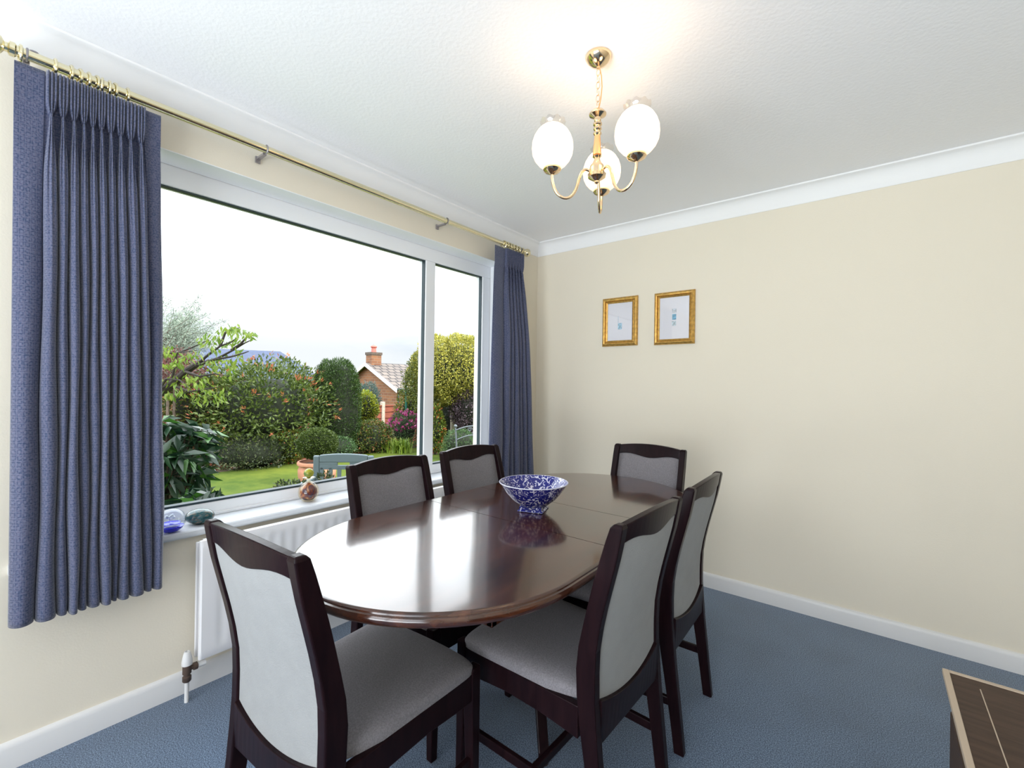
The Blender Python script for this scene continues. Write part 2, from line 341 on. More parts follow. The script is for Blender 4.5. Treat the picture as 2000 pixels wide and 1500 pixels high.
# ------------------------------------------------------------------ room shell
RX, RY, H = 3.7, -5.0, 2.40
WY0, WY1, WZ0, WZ1 = -2.86, -0.42, 0.625, 2.15
b = MB().box((-.30, RY-.2, -.3), (0, WY0, 2.7)).box((-.30, WY1, -.3), (0, .2, 2.7)).box((-.30, WY0, -.3), (0, WY1, WZ0)).box((-.30, WY0, WZ1), (0, WY1, 2.7))
struct(b.build('wall_left', M['wall']), 'cream window wall on the left', 'wall')
struct(bx('wall_back', (0, 0, -.3), (RX, .2, 2.7), M['wall']), 'plain cream wall with two small gilt pictures', 'wall')
struct(bx('wall_right', (RX, RY-.2, -.3), (RX+.2, .2, 2.7), M['wall']), 'cream wall on the right, out of view', 'wall')
b = MB().box((0, RY-.2, -.3), (.3, RY, 2.7)).box((3.2, RY-.2, -.3), (RX, RY, 2.7)).box((.3, RY-.2, 2.1), (3.2, RY, 2.7)).box((.3, RY-.2, -.3), (3.2, RY, 0.0))
struct(b.build('wall_front', M['wall']), 'cream wall behind the camera with assumed patio door opening', 'wall')  # door opening is assumed, cut for the added fill lights
struct(bx('floor', (0, RY, -.12), (RX, 0, 0), M['carpet']), 'mottled blue carpet floor', 'floor')
struct(bx('ceiling', (0, RY, H), (RX, 0, H+.12), M['ceiling']), 'white stippled ceiling', 'ceiling')
def cove(n0, n1, fn, name, label):
    prof = [(0, .10), (.004, .10), (.006, .094)]+[(.006+.048*(1-math.cos(a)), .094-.083*math.sin(a)) for a in (PI/2*k/8 for k in range(1, 9))]+[(.060, .008), (.060, 0), (0, 0)]
    rings = [[fn(t, p, H-d-.0005) for p, d in prof] for t in (n0, n1)]
    return struct(MB().loft(rings).build(name, M['cove'], smooth=True), label, 'cornice')
cove(RY, 0, lambda t, p, z: (p, t, z), 'trim_1', 'white coved cornice above the window wall')
cove(0, RX, lambda t, p, z: (t, -p, z), 'trim_2', 'white coved cornice above the picture wall')
def skirt(n0, n1, fn, name, label):
    prof = [(0, 0), (.016, 0), (.016, .070), (.013, .080), (.008, .086), (0, .088)]
    return struct(MB().loft([[fn(t, p, z) for p, z in prof] for t in (n0, n1)]).build(name, M['gloss_white'], smooth=True), label, 'skirting board')
skirt(RY, 0, lambda t, p, z: (p, t, z), 'baseboard_left', 'white skirting board under the window wall')
skirt(0, RX, lambda t, p, z: (t, -p, z), 'baseboard_back', 'white skirting board along the picture wall')
# reveal lining (white)
b = MB().box((-.138, WY0, WZ1-.003), (-.0005, WY1, WZ1)).box((-.138, WY0, WZ0), (-.0005, WY0+.003, WZ1)).box((-.138, WY1-.003, WZ0), (-.0005, WY1, WZ1))
struct(b.build('trim_3', M['upvc']), 'white painted window reveal', 'window reveal')
# sill
s = [(-.138, .626), (.030, .626), (.036, .631), (.038, .640), (.036, .650), (.030, .655), (-.138, .655)]
sill = tag(MB().loft([[(x, y, z) for x, z in s] for y in (WY0-.02, WY1+.03)]).build('window_sill', M['sill'], smooth=True),
           'long white painted window sill above the radiator', 'window sill')
# window
GX = -.172
win = empty('window_1', (0, 0, 0), label='large white plastic framed window with a wide pane and a narrow right pane', cat='window', kind='structure')
b = MB().box((-.21, WY0, .655), (-.140, WY1, .714)).box((-.21, WY0, 2.062), (-.140, WY1, WZ1)).box((-.21, WY0, .714), (-.140, WY0+.065, 2.062)).box((-.21, -.505, .714), (-.140, WY1, 2.062))
b.build('window_frame', M['upvc'], win, bevel=.004)
b = MB().box((-.21, -1.055, .714), (-.140, -.975, 2.062)); b.build('mullion', M['upvc'], win, bevel=.004)
b = MB().box((-.148, WY0, .655), (-.128, WY1, .668)); b.build('bead', M['upvc'], win, bevel=.003)
for y0, y1 in ((WY0+.065, -1.055), (-.975, -.505)):
    g = MB(); t_ = .005
    g.box((GX-.005, y0, .714), (-.1395, y1, .714+.009)).box((GX-.005, y0, 2.062-t_), (-.150, y1, 2.062)).box((GX-.005, y0, .714), (-.150, y0+t_, 2.062)).box((GX-.005, y1-t_, .714), (-.150, y1, 2.062))
    g.build('gasket', M['gasket'], win)
    MB().box((GX-.002, y0, .714), (GX+.002, y1, 2.062)).build('pane', M['pane'], win)
# assumed patio door behind the camera, unseen, holds the added fill lights
pd = empty('assumed_door_1', (1.75, RY, 0), label='assumed white patio door behind the camera', cat='door', kind='structure')
b = MB()
for x0, x1, z0, z1 in ((-1.45, -1.38, 0, 2.1), (1.38, 1.45, 0, 2.1), (-.04, .04, 0, 2.1), (-1.38, 1.38, 2.03, 2.1), (-1.38, 1.38, 0, .08)): b.box((x0, -.07, z0), (x1, -.01, z1))
b.build('assumed_door_frame', M['upvc'], pd)

# ------------------------------------------------------------------ radiator and valve
rad = empty('radiator', (0, -1.6, .15), label='white ribbed panel radiator on the wall below the window', cat='radiator')
y0, y1, z0, z1 = -2.38, -.86, .155, .622
NY = int((y1-y0)/.005); NZ = [z0, z0+.02, z0+.035, z0+.05, z0+.065, z1-.062, z1-.048, z1-.035, z1-.02, z1]
vs, fs = [], []
for j, z in enumerate(NZ):
    for i in range(NY+1):
        y = y0+(y1-y0)*i/NY; ph = ((y+2.129)/.05) % 1; q = max(0, math.sin(PI*ph)) ** 2
        wz = {0: 0, 1: 0, 2: .3, 3: .8, 4: 1, 5: 1, 6: .8, 7: .25, 8: 0, 9: 0}[j]
        if y < y0+.05 or y > y1-.05: q = 0
        vs.append((.110-.0024*q*wz - (.006 if j in (0, 9) or i in (0, NY) else 0)-0, y-(-1.6), z-.15))
for j in range(len(NZ)-1):
    for i in range(NY): a = j*(NY+1)+i; fs.append((a, a+1, a+NY+2, a+NY+1))
MB().add(vs, fs).add([(.104, y0+1.6, z0-.15), (.104, y1+1.6, z0-.15), (.104, y1+1.6, z1-.15), (.104, y0+1.6, z1-.15), (.090, y0+1.6, z0-.15), (.090, y1+1.6, z0-.15), (.090, y1+1.6, z1-.15), (.090, y0+1.6, z1-.15)],
    [(0, 1, 5, 4), (1, 2, 6, 5), (2, 3, 7, 6), (3, 0, 4, 7), (4, 5, 6, 7)]).build('front_panel', M['radiator'], rad, smooth=True)
MB().box((.045, y0+1.6, 0), (.058, y1+1.6, z1-.165)).build('rear_panel', M['radiator'], rad, bevel=.003)
MB().box((.058, y0+1.62, z1-.17), (.090, y1+1.58, z1-.155)).build('top_grille', M['radiator'], rad)
for yy in (-.6, .55): MB().box((.001, yy, .05), (.046, yy+.03, .40)).build('bracket', M['radiator'], rad)
val = empty('radiator_valve', (.078, -2.412, 0), label='tarnished radiator valve with white cap at the left end of the radiator', cat='valve')
MB().lathe([(.0075, 0), (.0075, .085)], seg=14).build('pipe', M['gloss_white'], val, smooth=True)
MB().lathe([(.012, .080), (.015, .084), (.015, .100), (.011, .103), (.011, .110), (.015, .112), (.015, .145), (.012, .148)], seg=16).build('valve_body', M['valve'], val, smooth=True)
MB().lathe([(.018, .146), (.018, .160), (.014, .182), (.010, .196), (.006, .197), (.006, .190)], seg=18).build('cap', M['gloss_white'], val, smooth=True)
rm = Matrix.Rotation(-PI/2, 4, 'X').to_3x3()
MB().lathe([(.009, .010), (.009, .020), (.014, .021), (.014, .034), (.010, .036)], (0, 0, .128), 16, rm).build('union_nut', M['valve'], val, smooth=True)
MB().lathe([(.011, .036), (.011, .062)], (0, 0, .128), 16, rm).build('tail_pipe', M['gloss_white'], val, smooth=True)

# ------------------------------------------------------------------ dining table
table = empty('dining_table', (1.10, -1.545, 0), label='long oval dark mahogany extending dining table with a glossy top', cat='table')
def stadium(rr, half, seg=40):
    p = [(rr*math.cos(PI*k/seg), half+rr*math.sin(PI*k/seg)) for k in range(seg+1)]
    return p+[(-x, -y) for x, y in p]
def slab(y_lo, y_hi, prof):
    """clip a stadium outline between y_lo and y_hi and loft the edge profile (inset, z)"""
    rings = []
    for ins, z in prof:
        rr = .46-ins; pts = [(x, y) for x, y in stadium(rr, .46) if y_lo < y < y_hi]
        if y_lo > -.9: pts += [(-rr, y_lo), (rr, y_lo)]
        if y_hi < .9: pts += [(rr, y_hi), (-rr, y_hi)]
        pts = sorted(set((round(x, 5), round(y, 5)) for x, y in pts), key=lambda q: math.atan2(q[1]-(y_lo+y_hi)/2 if False else q[1]-max(y_lo, -.46)*.5-min(y_hi, .46)*.5, q[0]))
        rings.append([(x, y, z) for x, y in pts])
    return rings
prof = [(.030, .716), (.012, .717), (.004, .721), (.0, .728), (.0, .737), (.003, .742), (.008, .7435), (.009, .7470), (.013, .7497), (.018, .750)]
for nm, lo, hi in (('table_top', -.95, -.1575), ('extension_leaf', -.1548, .1755), ('table_top', .1782, .95)):
    MB().loft(slab(lo, hi, prof)).build(nm, M['table'], table, smooth=True)
b = MB().box((-.33, -.62, .655), (.33, -.60, .716)).box((-.33, .60, .655), (.33, .62, .716)).box((-.33, -.62, .655), (-.31, .62, .716)).box((.31, -.62, .655), (.33, .62, .716))
b.build('apron', M['table'], table, bevel=.003)
MB().lathe([(.10, .716), (.10, .690), (.05, .670), (.042, .62), (.05, .56), (.068, .50), (.072, .44), (.055, .38), (.045, .34), (.065, .32), (.070, .25), (.060, .20), (.03, .18)], seg=28).build('pedestal', M['table'], table, smooth=True)
for k in range(4):
    a = R(-45+90*k); pts = []
    for t in (0, .15, .3, .45, .6, .75, .9, 1):
        pts.append((t, .04+.27*t, .27-.245*t+.05*math.sin(PI*t)))
    rings = []
    for t, r_, z_ in pts:
        hw, hh = .018, .034-.018*t; c_, s_ = math.cos(a), math.sin(a)
        rings.append([(r_*c_-s_*q, r_*s_+c_*q, z_+h_) for q, h_ in ((-hw, -hh), (hw, -hh), (hw, hh), (-hw, hh))])
    MB().loft(rings).build('leg', M['wood'], table, bevel=.004)
    MB().lathe([(.010, 0), (.017, .002), (.017, .018), (.012, .024)], (.30*math.cos(a), .30*math.sin(a), 0), 14).build('foot', M['table'], table, smooth=True)

# ------------------------------------------------------------------ dining chairs
PROF = [(0, -.074, -.040), (.10, -.063, -.027), (.20, -.052, -.012), (.30, -.041, .004), (.38, -.034, .017), (.45, -.029, .025), (.52, -.028, .028), (.58, -.030, .022),
        (.64, -.039, .009), (.70, -.052, -.005), (.76, -.067, -.020), (.82, -.082, -.037), (.87, -.092, -.052), (.905, -.098, -.064), (.915, -.0995, -.069)]
def prof_at(z):
    for (a, r0, f0), (b_, r1, f1) in zip(PROF, PROF[1:]):
        if z <= b_: t = (z-a)/(b_-a); return r0+(r1-r0)*t, f0+(f1-f0)*t
    return PROF[-1][1:]
HW = .205
def bow(x): return -.018*(1-(x/.18)**2)
def rail_lo(x):
    q = min(1, abs(x)/.175); return .852+.017*math.sin(PI/2*min(1, q/.72))**2-.007*max(0, (q-.72)/.28)**2
def rail_hi(x): return .912+.014*(1-(x/.175)**2)
def fab_lo(x): return .448-.028*(1-(x/.175)**2)
def make_chair():
    root = empty('dining_chair', (0, 0, 0))
    for s_ in (-1, 1):
        rings = []
        for z, r_, f_ in PROF:
            xo = (HW-.006*(1-min(1, z/.4))) ; xi = xo-(.030 if z < .8 else .030+.004*(z-.8)/.115)
            if z == 0: xi += .004
            ins = .004 if z == .915 else 0
            rings.append([(s_*(xo-ins), r_+ins, z), (s_*(xo-ins), f_-ins, z), (s_*(xi+ins), f_-ins, z), (s_*(xi+ins), r_+ins, z)])
        MB().loft(rings).build('leg', M['wood'], root, bevel=.004)
        xo = s_*(HW+.012)
        rings = []
        for z, wd in ((0, .026), (.30, .034), (.43, .036), (.437, .030)):
            x1 = xo-s_*wd; rings.append([(xo, .464, z), (x1, .464, z), (x1, .464-wd, z), (xo, .464-wd, z)])
        MB().loft(rings).build('leg', M['wood'], root, bevel=.003)
        # side rail with a gently arched underside
        rings = []
        for t in (0, .06, .12, .3, .6, .85, .95, 1):
            y = .02+t*.412; x1 = s_*(HW-.002+.010*t); lo = .338 + (.018*math.sin(PI*min(1, max(0, (t-.0)))) if t < .9 else .006)
            rings.append([(x1, y, lo), (x1, y, .424), (x1-s_*.022, y, .424), (x1-s_*.022, y, lo)])
        MB().loft(rings).build('seat_rail', M['wood'], root, bevel=.003)
        rings = [[(s_*(HW-.006+q), y, .155-h_), (s_*(HW-.006+q), y, .183-h_), (s_*(HW-.022+q), y, .183-h_), (s_*(HW-.022+q), y, .155-h_)] for y, q, h_ in ((-.035, 0, 0), (.44, .010, .004))]
        MB().loft(rings).build('stretcher', M['wood'], root, bevel=.003)
    b_ = MB().box((-HW+.01, .160, .155), (HW-.01, .178, .181)); b_.build('stretcher', M['wood'], root, bevel=.003)
    MB().box((-HW+.02, .440, .345), (HW-.02, .460, .424)).build('seat_rail', M['wood'], root, bevel=.003)
    # rear rail with its dipped top edge
    xs = [-.176+.352*k/16 for k in range(17)]
    rings = []
    for x in xs:
        top = fab_lo(x); rings.append([(x, -.033, .335), (x, -.034+.3*bow(x), top), (x, -.008, top), (x, -.006, .335)])
    MB().loft(rings).build('back_rail', M['wood'], root, bevel=.002)
    # crest rail
    rings = []
    for x in xs:
        l_, h_ = rail_lo(x), rail_hi(x); rl, fl = prof_at(l_); rh, fh = prof_at(min(.915, h_)); d = bow(x)
        rings.append([(x, rl+.004+d, l_), (x, rh+.004+d, h_), (x, rh+.026+d, h_), (x, rl+.028+d, l_)])
    MB().loft(rings).build('crest_rail', M['wood'], root, bevel=.003)
    # upholstered back: pale rear cloth and grey front pad
    def sheet(off, nx=16, nz=22, puff=0.):
        vs = []
        for j in range(nz+1):
            for i in range(nx+1):
                x = -.1755+.351*i/nx; z = fab_lo(x)+(rail_lo(x)-fab_lo(x))*j/nz; r_, f_ = prof_at(z); e = min(1, 7*min(i/nx, 1-i/nx))*min(1, 7*min(j/nz, 1-j/nz))
                blend = min(1, max(0, (z-.45)/.15)); vs.append((x, r_+off+bow(x)*(.3+.7*blend)+puff*e**.5, z))
        return vs, [(j*(nx+1)+i, j*(nx+1)+i+1, (j+1)*(nx+1)+i+1, (j+1)*(nx+1)+i) for j in range(nz) for i in range(nx)]
    v1, f1 = sheet(.007, puff=-.003); MB().add(v1, f1).build('rear_cloth', M['back_fabric'], root, smooth=True)['label'] = 'pale silvery cloth on the rear of the backrest'
    v2, f2 = sheet(.012); v3, f3 = sheet(.020, puff=.016); n = 17
    q = MB().add(v2, f2); q.add(v3, f3); o_ = len(v2)
    edge = list(range(n))+[j*n+16 for j in range(1, 23)]+[22*n+i for i in range(15, -1, -1)]+[j*n for j in range(21, 0, -1)]
    for a_, b2 in zip(edge, edge[1:]+edge[:1]): q.f.append((a_, b2, b2+o_, a_+o_))
    q.build('backrest', M['seat_fabric'], root, smooth=True)
    # seat pad: rounded trapezoid with a crowned top
    nx, ny = 18, 18; vs = []
    def pad(u, v, lift):
        # u,v in [-1,1] mapped to a rounded outline
        k = 1-.045*(abs(u)**10)*(abs(v)**10); wd = .176+.040*min(1, (v+1)/.5)*.5+.022*(v+1)/2; y = .232+.215*v*k+(.014*(1-u*u) if v > 0 else 0)*v
        e = (1-abs(u)**7)*(1-abs(v)**7); return (u*k*wd, y, .424+lift*(.018+.024*e**.6))
    for lift in (1, 0):
        for j in range(ny+1):
            for i in range(nx+1):
                u = math.sin(PI/2*(-1+2*i/nx)); v = math.sin(PI/2*(-1+2*j/ny)); vs.append(pad(u, v, lift))
    o_ = (nx+1)*(ny+1); fs = [(j*(nx+1)+i, j*(nx+1)+i+1, (j+1)*(nx+1)+i+1, (j+1)*(nx+1)+i) for j in range(ny) for i in range(nx)]
    fs += [tuple(a_+o_ for a_ in f) for f in fs]
    edge = list(range(nx+1))+[j*(nx+1)+nx for j in range(1, ny+1)]+[ny*(nx+1)+i for i in range(nx-1, -1, -1)]+[j*(nx+1) for j in range(ny-1, 0, -1)]
    fs += [(a_, b2, b2+o_, a_+o_) for a_, b2 in zip(edge, edge[1:]+edge[:1])]
    MB().add(vs, fs).build('seat', M['seat_fabric'], root, smooth=True)
    return root
chairs = [
    (1.082, -2.502, 93.8, 'dining chair with pale back cloth, at the near end of the table beside the radiator'),
    (.566, -1.780, 0, 'dark wood chair on the window side of the table, beside the swirled glass bottle'),
    (.565, -1.265, -2, 'dark wood chair with grey back, on the window side beside the right-hand curtain'),
    (1.168, -.600, -89, 'dark wood chair at the far end of the table against the picture wall'),
    (1.592, -1.775, 178.2, 'nearer of the two dark wood chairs on the right side of the table'),
    (1.588, -1.242, 181.5, 'farther of the two dark wood chairs on the right side of the table')]
proto = make_chair()
for i, (x, y, th, lab) in enumerate(chairs):
    o = proto if i == 0 else copy_tree(proto)
    o.location = (x, y, 0); o.rotation_euler = (0, 0, R(th-90)); tag(o, lab, 'chair', 'dining chairs around the table')

# ------------------------------------------------------------------ bowl
bowl = empty('fruit_bowl', (1.085, -1.52, .750), R(20), label='blue and white sponge-patterned pottery bowl on the dining table', cat='bowl')
outer = [(.048, .012), (.050, .018), (.062, .026), (.090, .048), (.112, .074), (.128, .098), (.137, .110), (.139, .113)]
inner = [(.136, .1135), (.132, .108), (.122, .095), (.106, .072), (.084, .048), (.056, .030), (.0, .024)]
MB().lathe(outer+inner, seg=56).build('bowl_body', M['bowl'], bowl, smooth=True)
MB().torus((0, 0, .1125), .1378, .0022, 'z', 56, 6, Matrix.Identity(3)).build('rim', mat('white_glazed_rim', (.62, .62, .72), .12), bowl, smooth=True)
rings = []
for hw, z in ((.052, .0012), (.052, .004), (.046, .008), (.044, .022)):
    rings.append([(sx*hw, sy*hw, z) for sx, sy in ((-1, -1), (1, -1), (1, 1), (-1, 1))])
MB().loft(rings).build('square_foot', M['bowl'], bowl, bevel=.002)

# ------------------------------------------------------------------ sill ornaments
pwt = empty('paperweight', (.003, -2.451, .655), label='round clear glass paperweight with cobalt blue base on the sill beside the left curtain', cat='paperweight')
MB().ball((0, 0, .0462), .0475, 40, squash=(1, 1, .97)).build('glass_ball', M['clear'], pwt, smooth=True)
MB().lathe([(.0, .0015), (.024, .0045), (.036, .013), (.0425, .024), (.036, .0245), (.0, .022)], seg=28).build('blue_base', M['cobalt'], pwt, smooth=True)
b = MB().lathe([(.0, .034), (.026, .035), (.031, .037), (.0, .0385)], seg=24); b.build('blue_disc', M['cobalt'], pwt, smooth=True)
b = MB()
random.seed(3)
for k in range(9):
    a = random.random()*6.3; rr = random.random()*.016; b.ball((rr*math.cos(a), rr*math.sin(a), .050+random.random()*.016), .003+.004*random.random(), 10)
b.build('bubbles', M['frost'], pwt, smooth=True)
peb = MB().ball((0, 0, 0), 1, 32, squash=(.042, .054, .0310)).build('glass_pebble', M['pebble'], smooth=True, loc=(-.036, -2.342, .6862))
peb.rotation_euler = (0, 0, R(-40)); tag(peb, 'flattened teal iridescent glass pebble on the sill behind the near chair', 'ornament')
bot = empty('glass_bottle', (-.058, -1.866, .655), label='round amber and purple swirled glass scent bottle with green stopper on the sill', cat='bottle')
MB().lathe([(.0, .0005), (.024, .001), (.036, .010), (.046, .028), (.0485, .046), (.045, .066), (.034, .084), (.018, .096), (.009, .100), (.0, .101)], seg=36).build('bottle_body', M['amber_glass'], bot, smooth=True)
MB().lathe([(.0, .007), (.024, .009), (.036, .020), (.0415, .040), (.039, .060), (.024, .080), (.010, .092), (.0, .094)], seg=30).build('swirl_core', M['swirl'], bot, smooth=True)
MB().lathe([(.007, .098), (.007, .108), (.016, .112), (.029, .116), (.030, .1185), (.014, .117), (.0, .117)], seg=28).build('collar', M['amber_glass'], bot, smooth=True)
MB().lathe([(.0, .112), (.006, .113), (.010, .120), (.020, .126), (.0245, .138), (.022, .151), (.012, .161), (.0, .164)], seg=28).build('stopper', M['green_glass'], bot, smooth=True)

# ------------------------------------------------------------------ pictures
def picture(x0, x1, z0, z1, label, marks, fw):
    cx, cz = (x0+x1)/2, (z0+z1)/2; hw, hh = (x1-x0)/2, (z1-z0)/2
    r_ = empty('picture_frame', (cx, 0, cz), label=label, cat='picture', group='gilt framed pictures on the wall')
    prof = [(0, 0), (0, -.012), (.004, -.018), (fw*.35, -.024), (fw*.55, -.022), (fw*.62, -.013), (fw*.75, -.016), (fw, -.011), (fw, -.004)]
    rings = [[(sx*(hw-i_), y, sz*(hh-i_)) for sx, sz in ((-1, -1), (1, -1), (1, 1), (-1, 1))] for i_, y in prof]
    MB().loft(rings, cap=False).build('frame', M['gold'], r_, smooth=False)
    MB().box((-hw+fw*.5, -.007, -hh+fw*.5), (hw-fw*.5, -.001, hh-fw*.5)).build('mount', M['matboard'], r_)
    for a, b2, c2, d2, col in marks:
        MB().box((a, -.0078, b2), (c2, -.007, d2)).build('print', mat('pale_print_ink', col, .8, noise=(90, .35)), r_)
    MB().box((-hw+fw-.004, -.0098, -hh+fw-.004), (hw-fw+.004, -.0088, hh-fw+.004)).build('glass', M['picglass'], r_)
picture(.600, .868, 1.542, 1.890, 'small gilt framed print with a pale drawing, left of the pair nearer the window', [(-.014, -.055, .016, -.010, (.35, .55, .68)), (-.014, -.008, -.011, .040, (.5, .6, .72))], .040)
picture(.988, 1.254, 1.537, 1.886, 'small gilt framed print of three tiny blue sketches, right of the pair', [(-.013, -.012, .013, .026, (.18, .42, .60)), (-.014, .034, .014, .062, (.52, .56, .62)), (-.014, -.052, .012, -.020, (.50, .60, .66))], .036)

# ------------------------------------------------------------------ curtain pole, rings, curtains
PX, PZ = .090, 2.257
pole = empty('curtain_pole', (PX, -1.6, PZ), label='long brass curtain pole running above the window', cat='curtain pole')
MB().tube([(0, -1.30, 0), (0, .48, 0)], .0160, 18).build('pole', M['pale_brass'], pole, smooth=True)
MB().tube([(0, .40, 0), (0, 1.30, 0)], .0148, 18).build('pole', M['pale_brass'], pole, smooth=True)
rotY = Matrix.Rotation(PI/2, 4, 'X').to_3x3()
for s_, y in ((1, 1.285), (-1, -1.285)):
    mt = Matrix.Rotation(-s_*PI/2, 4, 'X').to_3x3()
    MB().lathe([(.018, 0), (.021, .003), (.021, .014), (.014, .018), (.014, .024), (.024, .030), (.030, .042), (.030, .052), (.024, .064), (.010, .071), (.0, .072)], (0, y, 0), 20, mt).build('finial', M['pale_brass'], pole, smooth=True)
for y in (-1.262, -.554, .505, 1.245):
    b = MB().torus((0, y, 0), .0180, .0030, 'y', 18, 6); b.box((-.088, y-.010, -.034), (-.080, y+.010, -.006)); b.box((-.084, y-.007, -.020), (-.012, y+.007, -.012))
    b.build('bracket', M['bracket'], pole)
MB().lathe([(.011, 0), (.011, .004), (.007, .006), (.0, .006)], (-.004, -1.247, .0155), 14).build('screw_cap', M['bracket'], pole)
random.seed(5)
def ring_set(ys, side):
    first = None
    for k, y in enumerate(ys):
        if first is None:
            o = MB().torus((0, 0, 0), .0235, .0042, 'y', 26, 8)
            o.torus((0, 0, -.0305), .0040, .0012, 'x', 10, 5); o = o.build('curtain_ring', M['pale_brass'], smooth=True); first = o
        else: o = first.copy(); COL.objects.link(o)
        o.location = (PX, y, PZ-.0045); o.rotation_euler = (0, 0, R(random.uniform(-10, 10)))
        w_ = ORD[k]; tag(o, f'brass curtain ring, {w_} from the left above the {side} curtain', 'curtain ring', f'brass rings above the {side} curtain')
ring_set([-2.876, -2.801, -2.764, -2.743, -2.722, -2.702, -2.686, -2.669, -2.655, -2.621], 'left')
ring_set([-.543, -.508, -.479, -.449, -.413, -.377, -.330], 'right')

def curtain(name, label, top_b, bot_b, zt, zp, zb, x0, depth_t, depth_b, pinch, flat_first, ret=0):
    """top_b/bot_b: fold boundaries along the wall at header and hem; pinch: fold indices that are pinch pleated"""
    n = len(top_b)-1; per = 40; NZ_ = 90; vs = []; uvs = []; zs = []
    for j in range(NZ_+1):
        t = j/NZ_; zs.append(zt+(zb-zt)*t)
    zs = sorted(set(zs+[zp+.012, zp+.005, zp, zp-.006, zp-.014, zp-.03]), reverse=True)
    for z in zs:
        t = (zt-z)/(zt-zb); tt = min(1, max(0, (zp-z)/(zp-zb))); ease = tt**.75
        sm3 = lambda q: (lambda e: e*e*(3-2*e))(min(1, max(0, q)))
        if z >= zp: wf, dep = .26+.70*min(1, (z-zp)/.040)**.6, .022
        else: wf, dep = .26+.74*sm3((zp-z)/.20)**.8, .024+(depth_b-.024)*sm3((zp-z)/.60)
        head = 1/(1+math.exp(-(z-zp-.004)/.006))        # 1 above the pinch
        u = 0
        for k in range(n):
            y0_ = top_b[k]+(bot_b[k]-top_b[k])*ease; y1_ = top_b[k+1]+(bot_b[k+1]-top_b[k+1])*ease
            y0_ += .004*math.sin(5*t*PI+k*1.7)*ease; y1_ += .004*math.sin(5*t*PI+(k+1)*1.7)*ease
            if k == 0: y0_ = top_b[0]+(bot_b[0]-top_b[0])*ease
            for i in range(per+(1 if k == n-1 else 0)):
                s = i/per; yy = y0_+(y1_-y0_)*s
                fold = math.sin(PI*s)**.55 if 0 < s < 1 else 0
                if k in flat_first:
                    d = depth_b*.75*(math.sin(PI*s)**.5 if 0 < s < 1 else 0)*min(1, tt*1.6)
                    hd = .004
                    xx = x0+d*(1-head)+hd*head
                else:
                    c = (s-.5)*2; q = c/wf
                    if abs(q) < 1:
                        rib = abs(math.sin(1.5*PI*(q+1)))**.65*depth_t+.012
                        lower = dep*(1-abs(q)**2.6)**.5+.005*math.cos(3*PI*q)*(1-tt)**5
                        xx = x0+head*rib+(1-head)*lower
                    else: xx = x0-.004*(1-head)
                xx += .010*tt*math.sin(k*2.3+.8)*(1-head)
                vs.append((xx, yy, z)); uvs.append(((k*per+i)/per*(.11 if k not in flat_first else .10), z))
    cols = n*per+1; rows = len(zs)
    fs = [(j*cols+i, j*cols+i+1, (j+1)*cols+i+1, (j+1)*cols+i) for j in range(rows-1) for i in range(cols-1)]
    b_ = MB().add(vs, fs); b_.uv = uvs
    o = b_.build(name, M['curtain'], smooth=False); o.data.shade_smooth()
    sm = o.modifiers.new('thick', 'SOLIDIFY'); sm.thickness = .0025; sm.offset = -1
    return tag(o, label, 'curtain')
tb = [-2.889, -2.822, -2.795, -2.769, -2.744, -2.722, -2.701, -2.679, -2.653, -2.628, -2.598, -2.572, -2.526]
bb = [-2.884, -2.825, -2.781, -2.758, -2.730, -2.705, -2.678, -2.651, -2.628, -2.598, -2.562, -2.535, -2.500]
curtain('curtain', 'blue jacquard pinch-pleated curtain hanging left of the window', tb, bb, 2.222, 2.091, .495, .098, .012, .050, None, (0, 11))
tb = [-.650, -.546, -.512, -.480, -.448, -.416, -.384, -.335]
bb = [-.700, -.560, -.500, -.445, -.390, -.335, -.275, -.212]
curtain('curtain', 'blue jacquard pinch-pleated curtain in the corner right of the window', tb, bb, 2.222, 2.082, .495, .098, .012, .055, None, (0,))

# ------------------------------------------------------------------ chandelier
CX, CY = 1.397, -1.605
ch = empty('chandelier', (CX, CY, 2.40), label='three-arm brass chandelier with lit frosted glass shades hanging on a chain', cat='chandelier')
Z = lambda z: z-2.40
MB().lathe([(.044, -.0005), (.045, -.006), (.041, -.014), (.030, -.026), (.016, -.034), (.006, -.038), (.006, -.044)], seg=32).build('ceiling_rose', M['brass'], ch, smooth=True)
b = MB(); zz = -.046; k = 0
while zz > Z(2.215):
    mt = Matrix.Rotation(PI/2*(k % 2), 3, 'Z') @ Matrix.Rotation(PI/2, 3, 'X') @ Matrix.Diagonal((.5, 1, 1))
    b.torus((0, 0, zz-.011), .0135, .0013, 'z', 18, 6, mt); zz -= .0225; k += 1
b.build('chain', M['brass'], ch, smooth=True)
MB().tube([(.004, 0, -.04), (.010, .004, -.07), (.013, .004, -.11), (.010, .002, -.15), (.003, 0, Z(2.212))], .0022, 8).build('flex', M['bronze'], ch, smooth=True)
MB().lathe([(.004, Z(2.216)), (.010, Z(2.214)), (.022, Z(2.208)), (.030, Z(2.198)), (.029, Z(2.194)), (.018, Z(2.188)), (.012, Z(2.184)), (.012, Z(2.174)), (.009, Z(2.171)), (.015, Z(2.166)), (.015, Z(2.160)), (.009, Z(2.155)), (.014, Z(2.150)), (.014, Z(2.144)), (.009, Z(2.139)), (.014, Z(2.133)), (.014, Z(2.128)), (.009, Z(2.122))], seg=28).build('upper_stem', M['brass'], ch, smooth=True)
MB().lathe([(.008, Z(2.124)), (.010, Z(2.122)), (.015, Z(2.060)), (.015, Z(2.055))], seg=24).build('tapered_column', M['bronze'], ch, smooth=True)
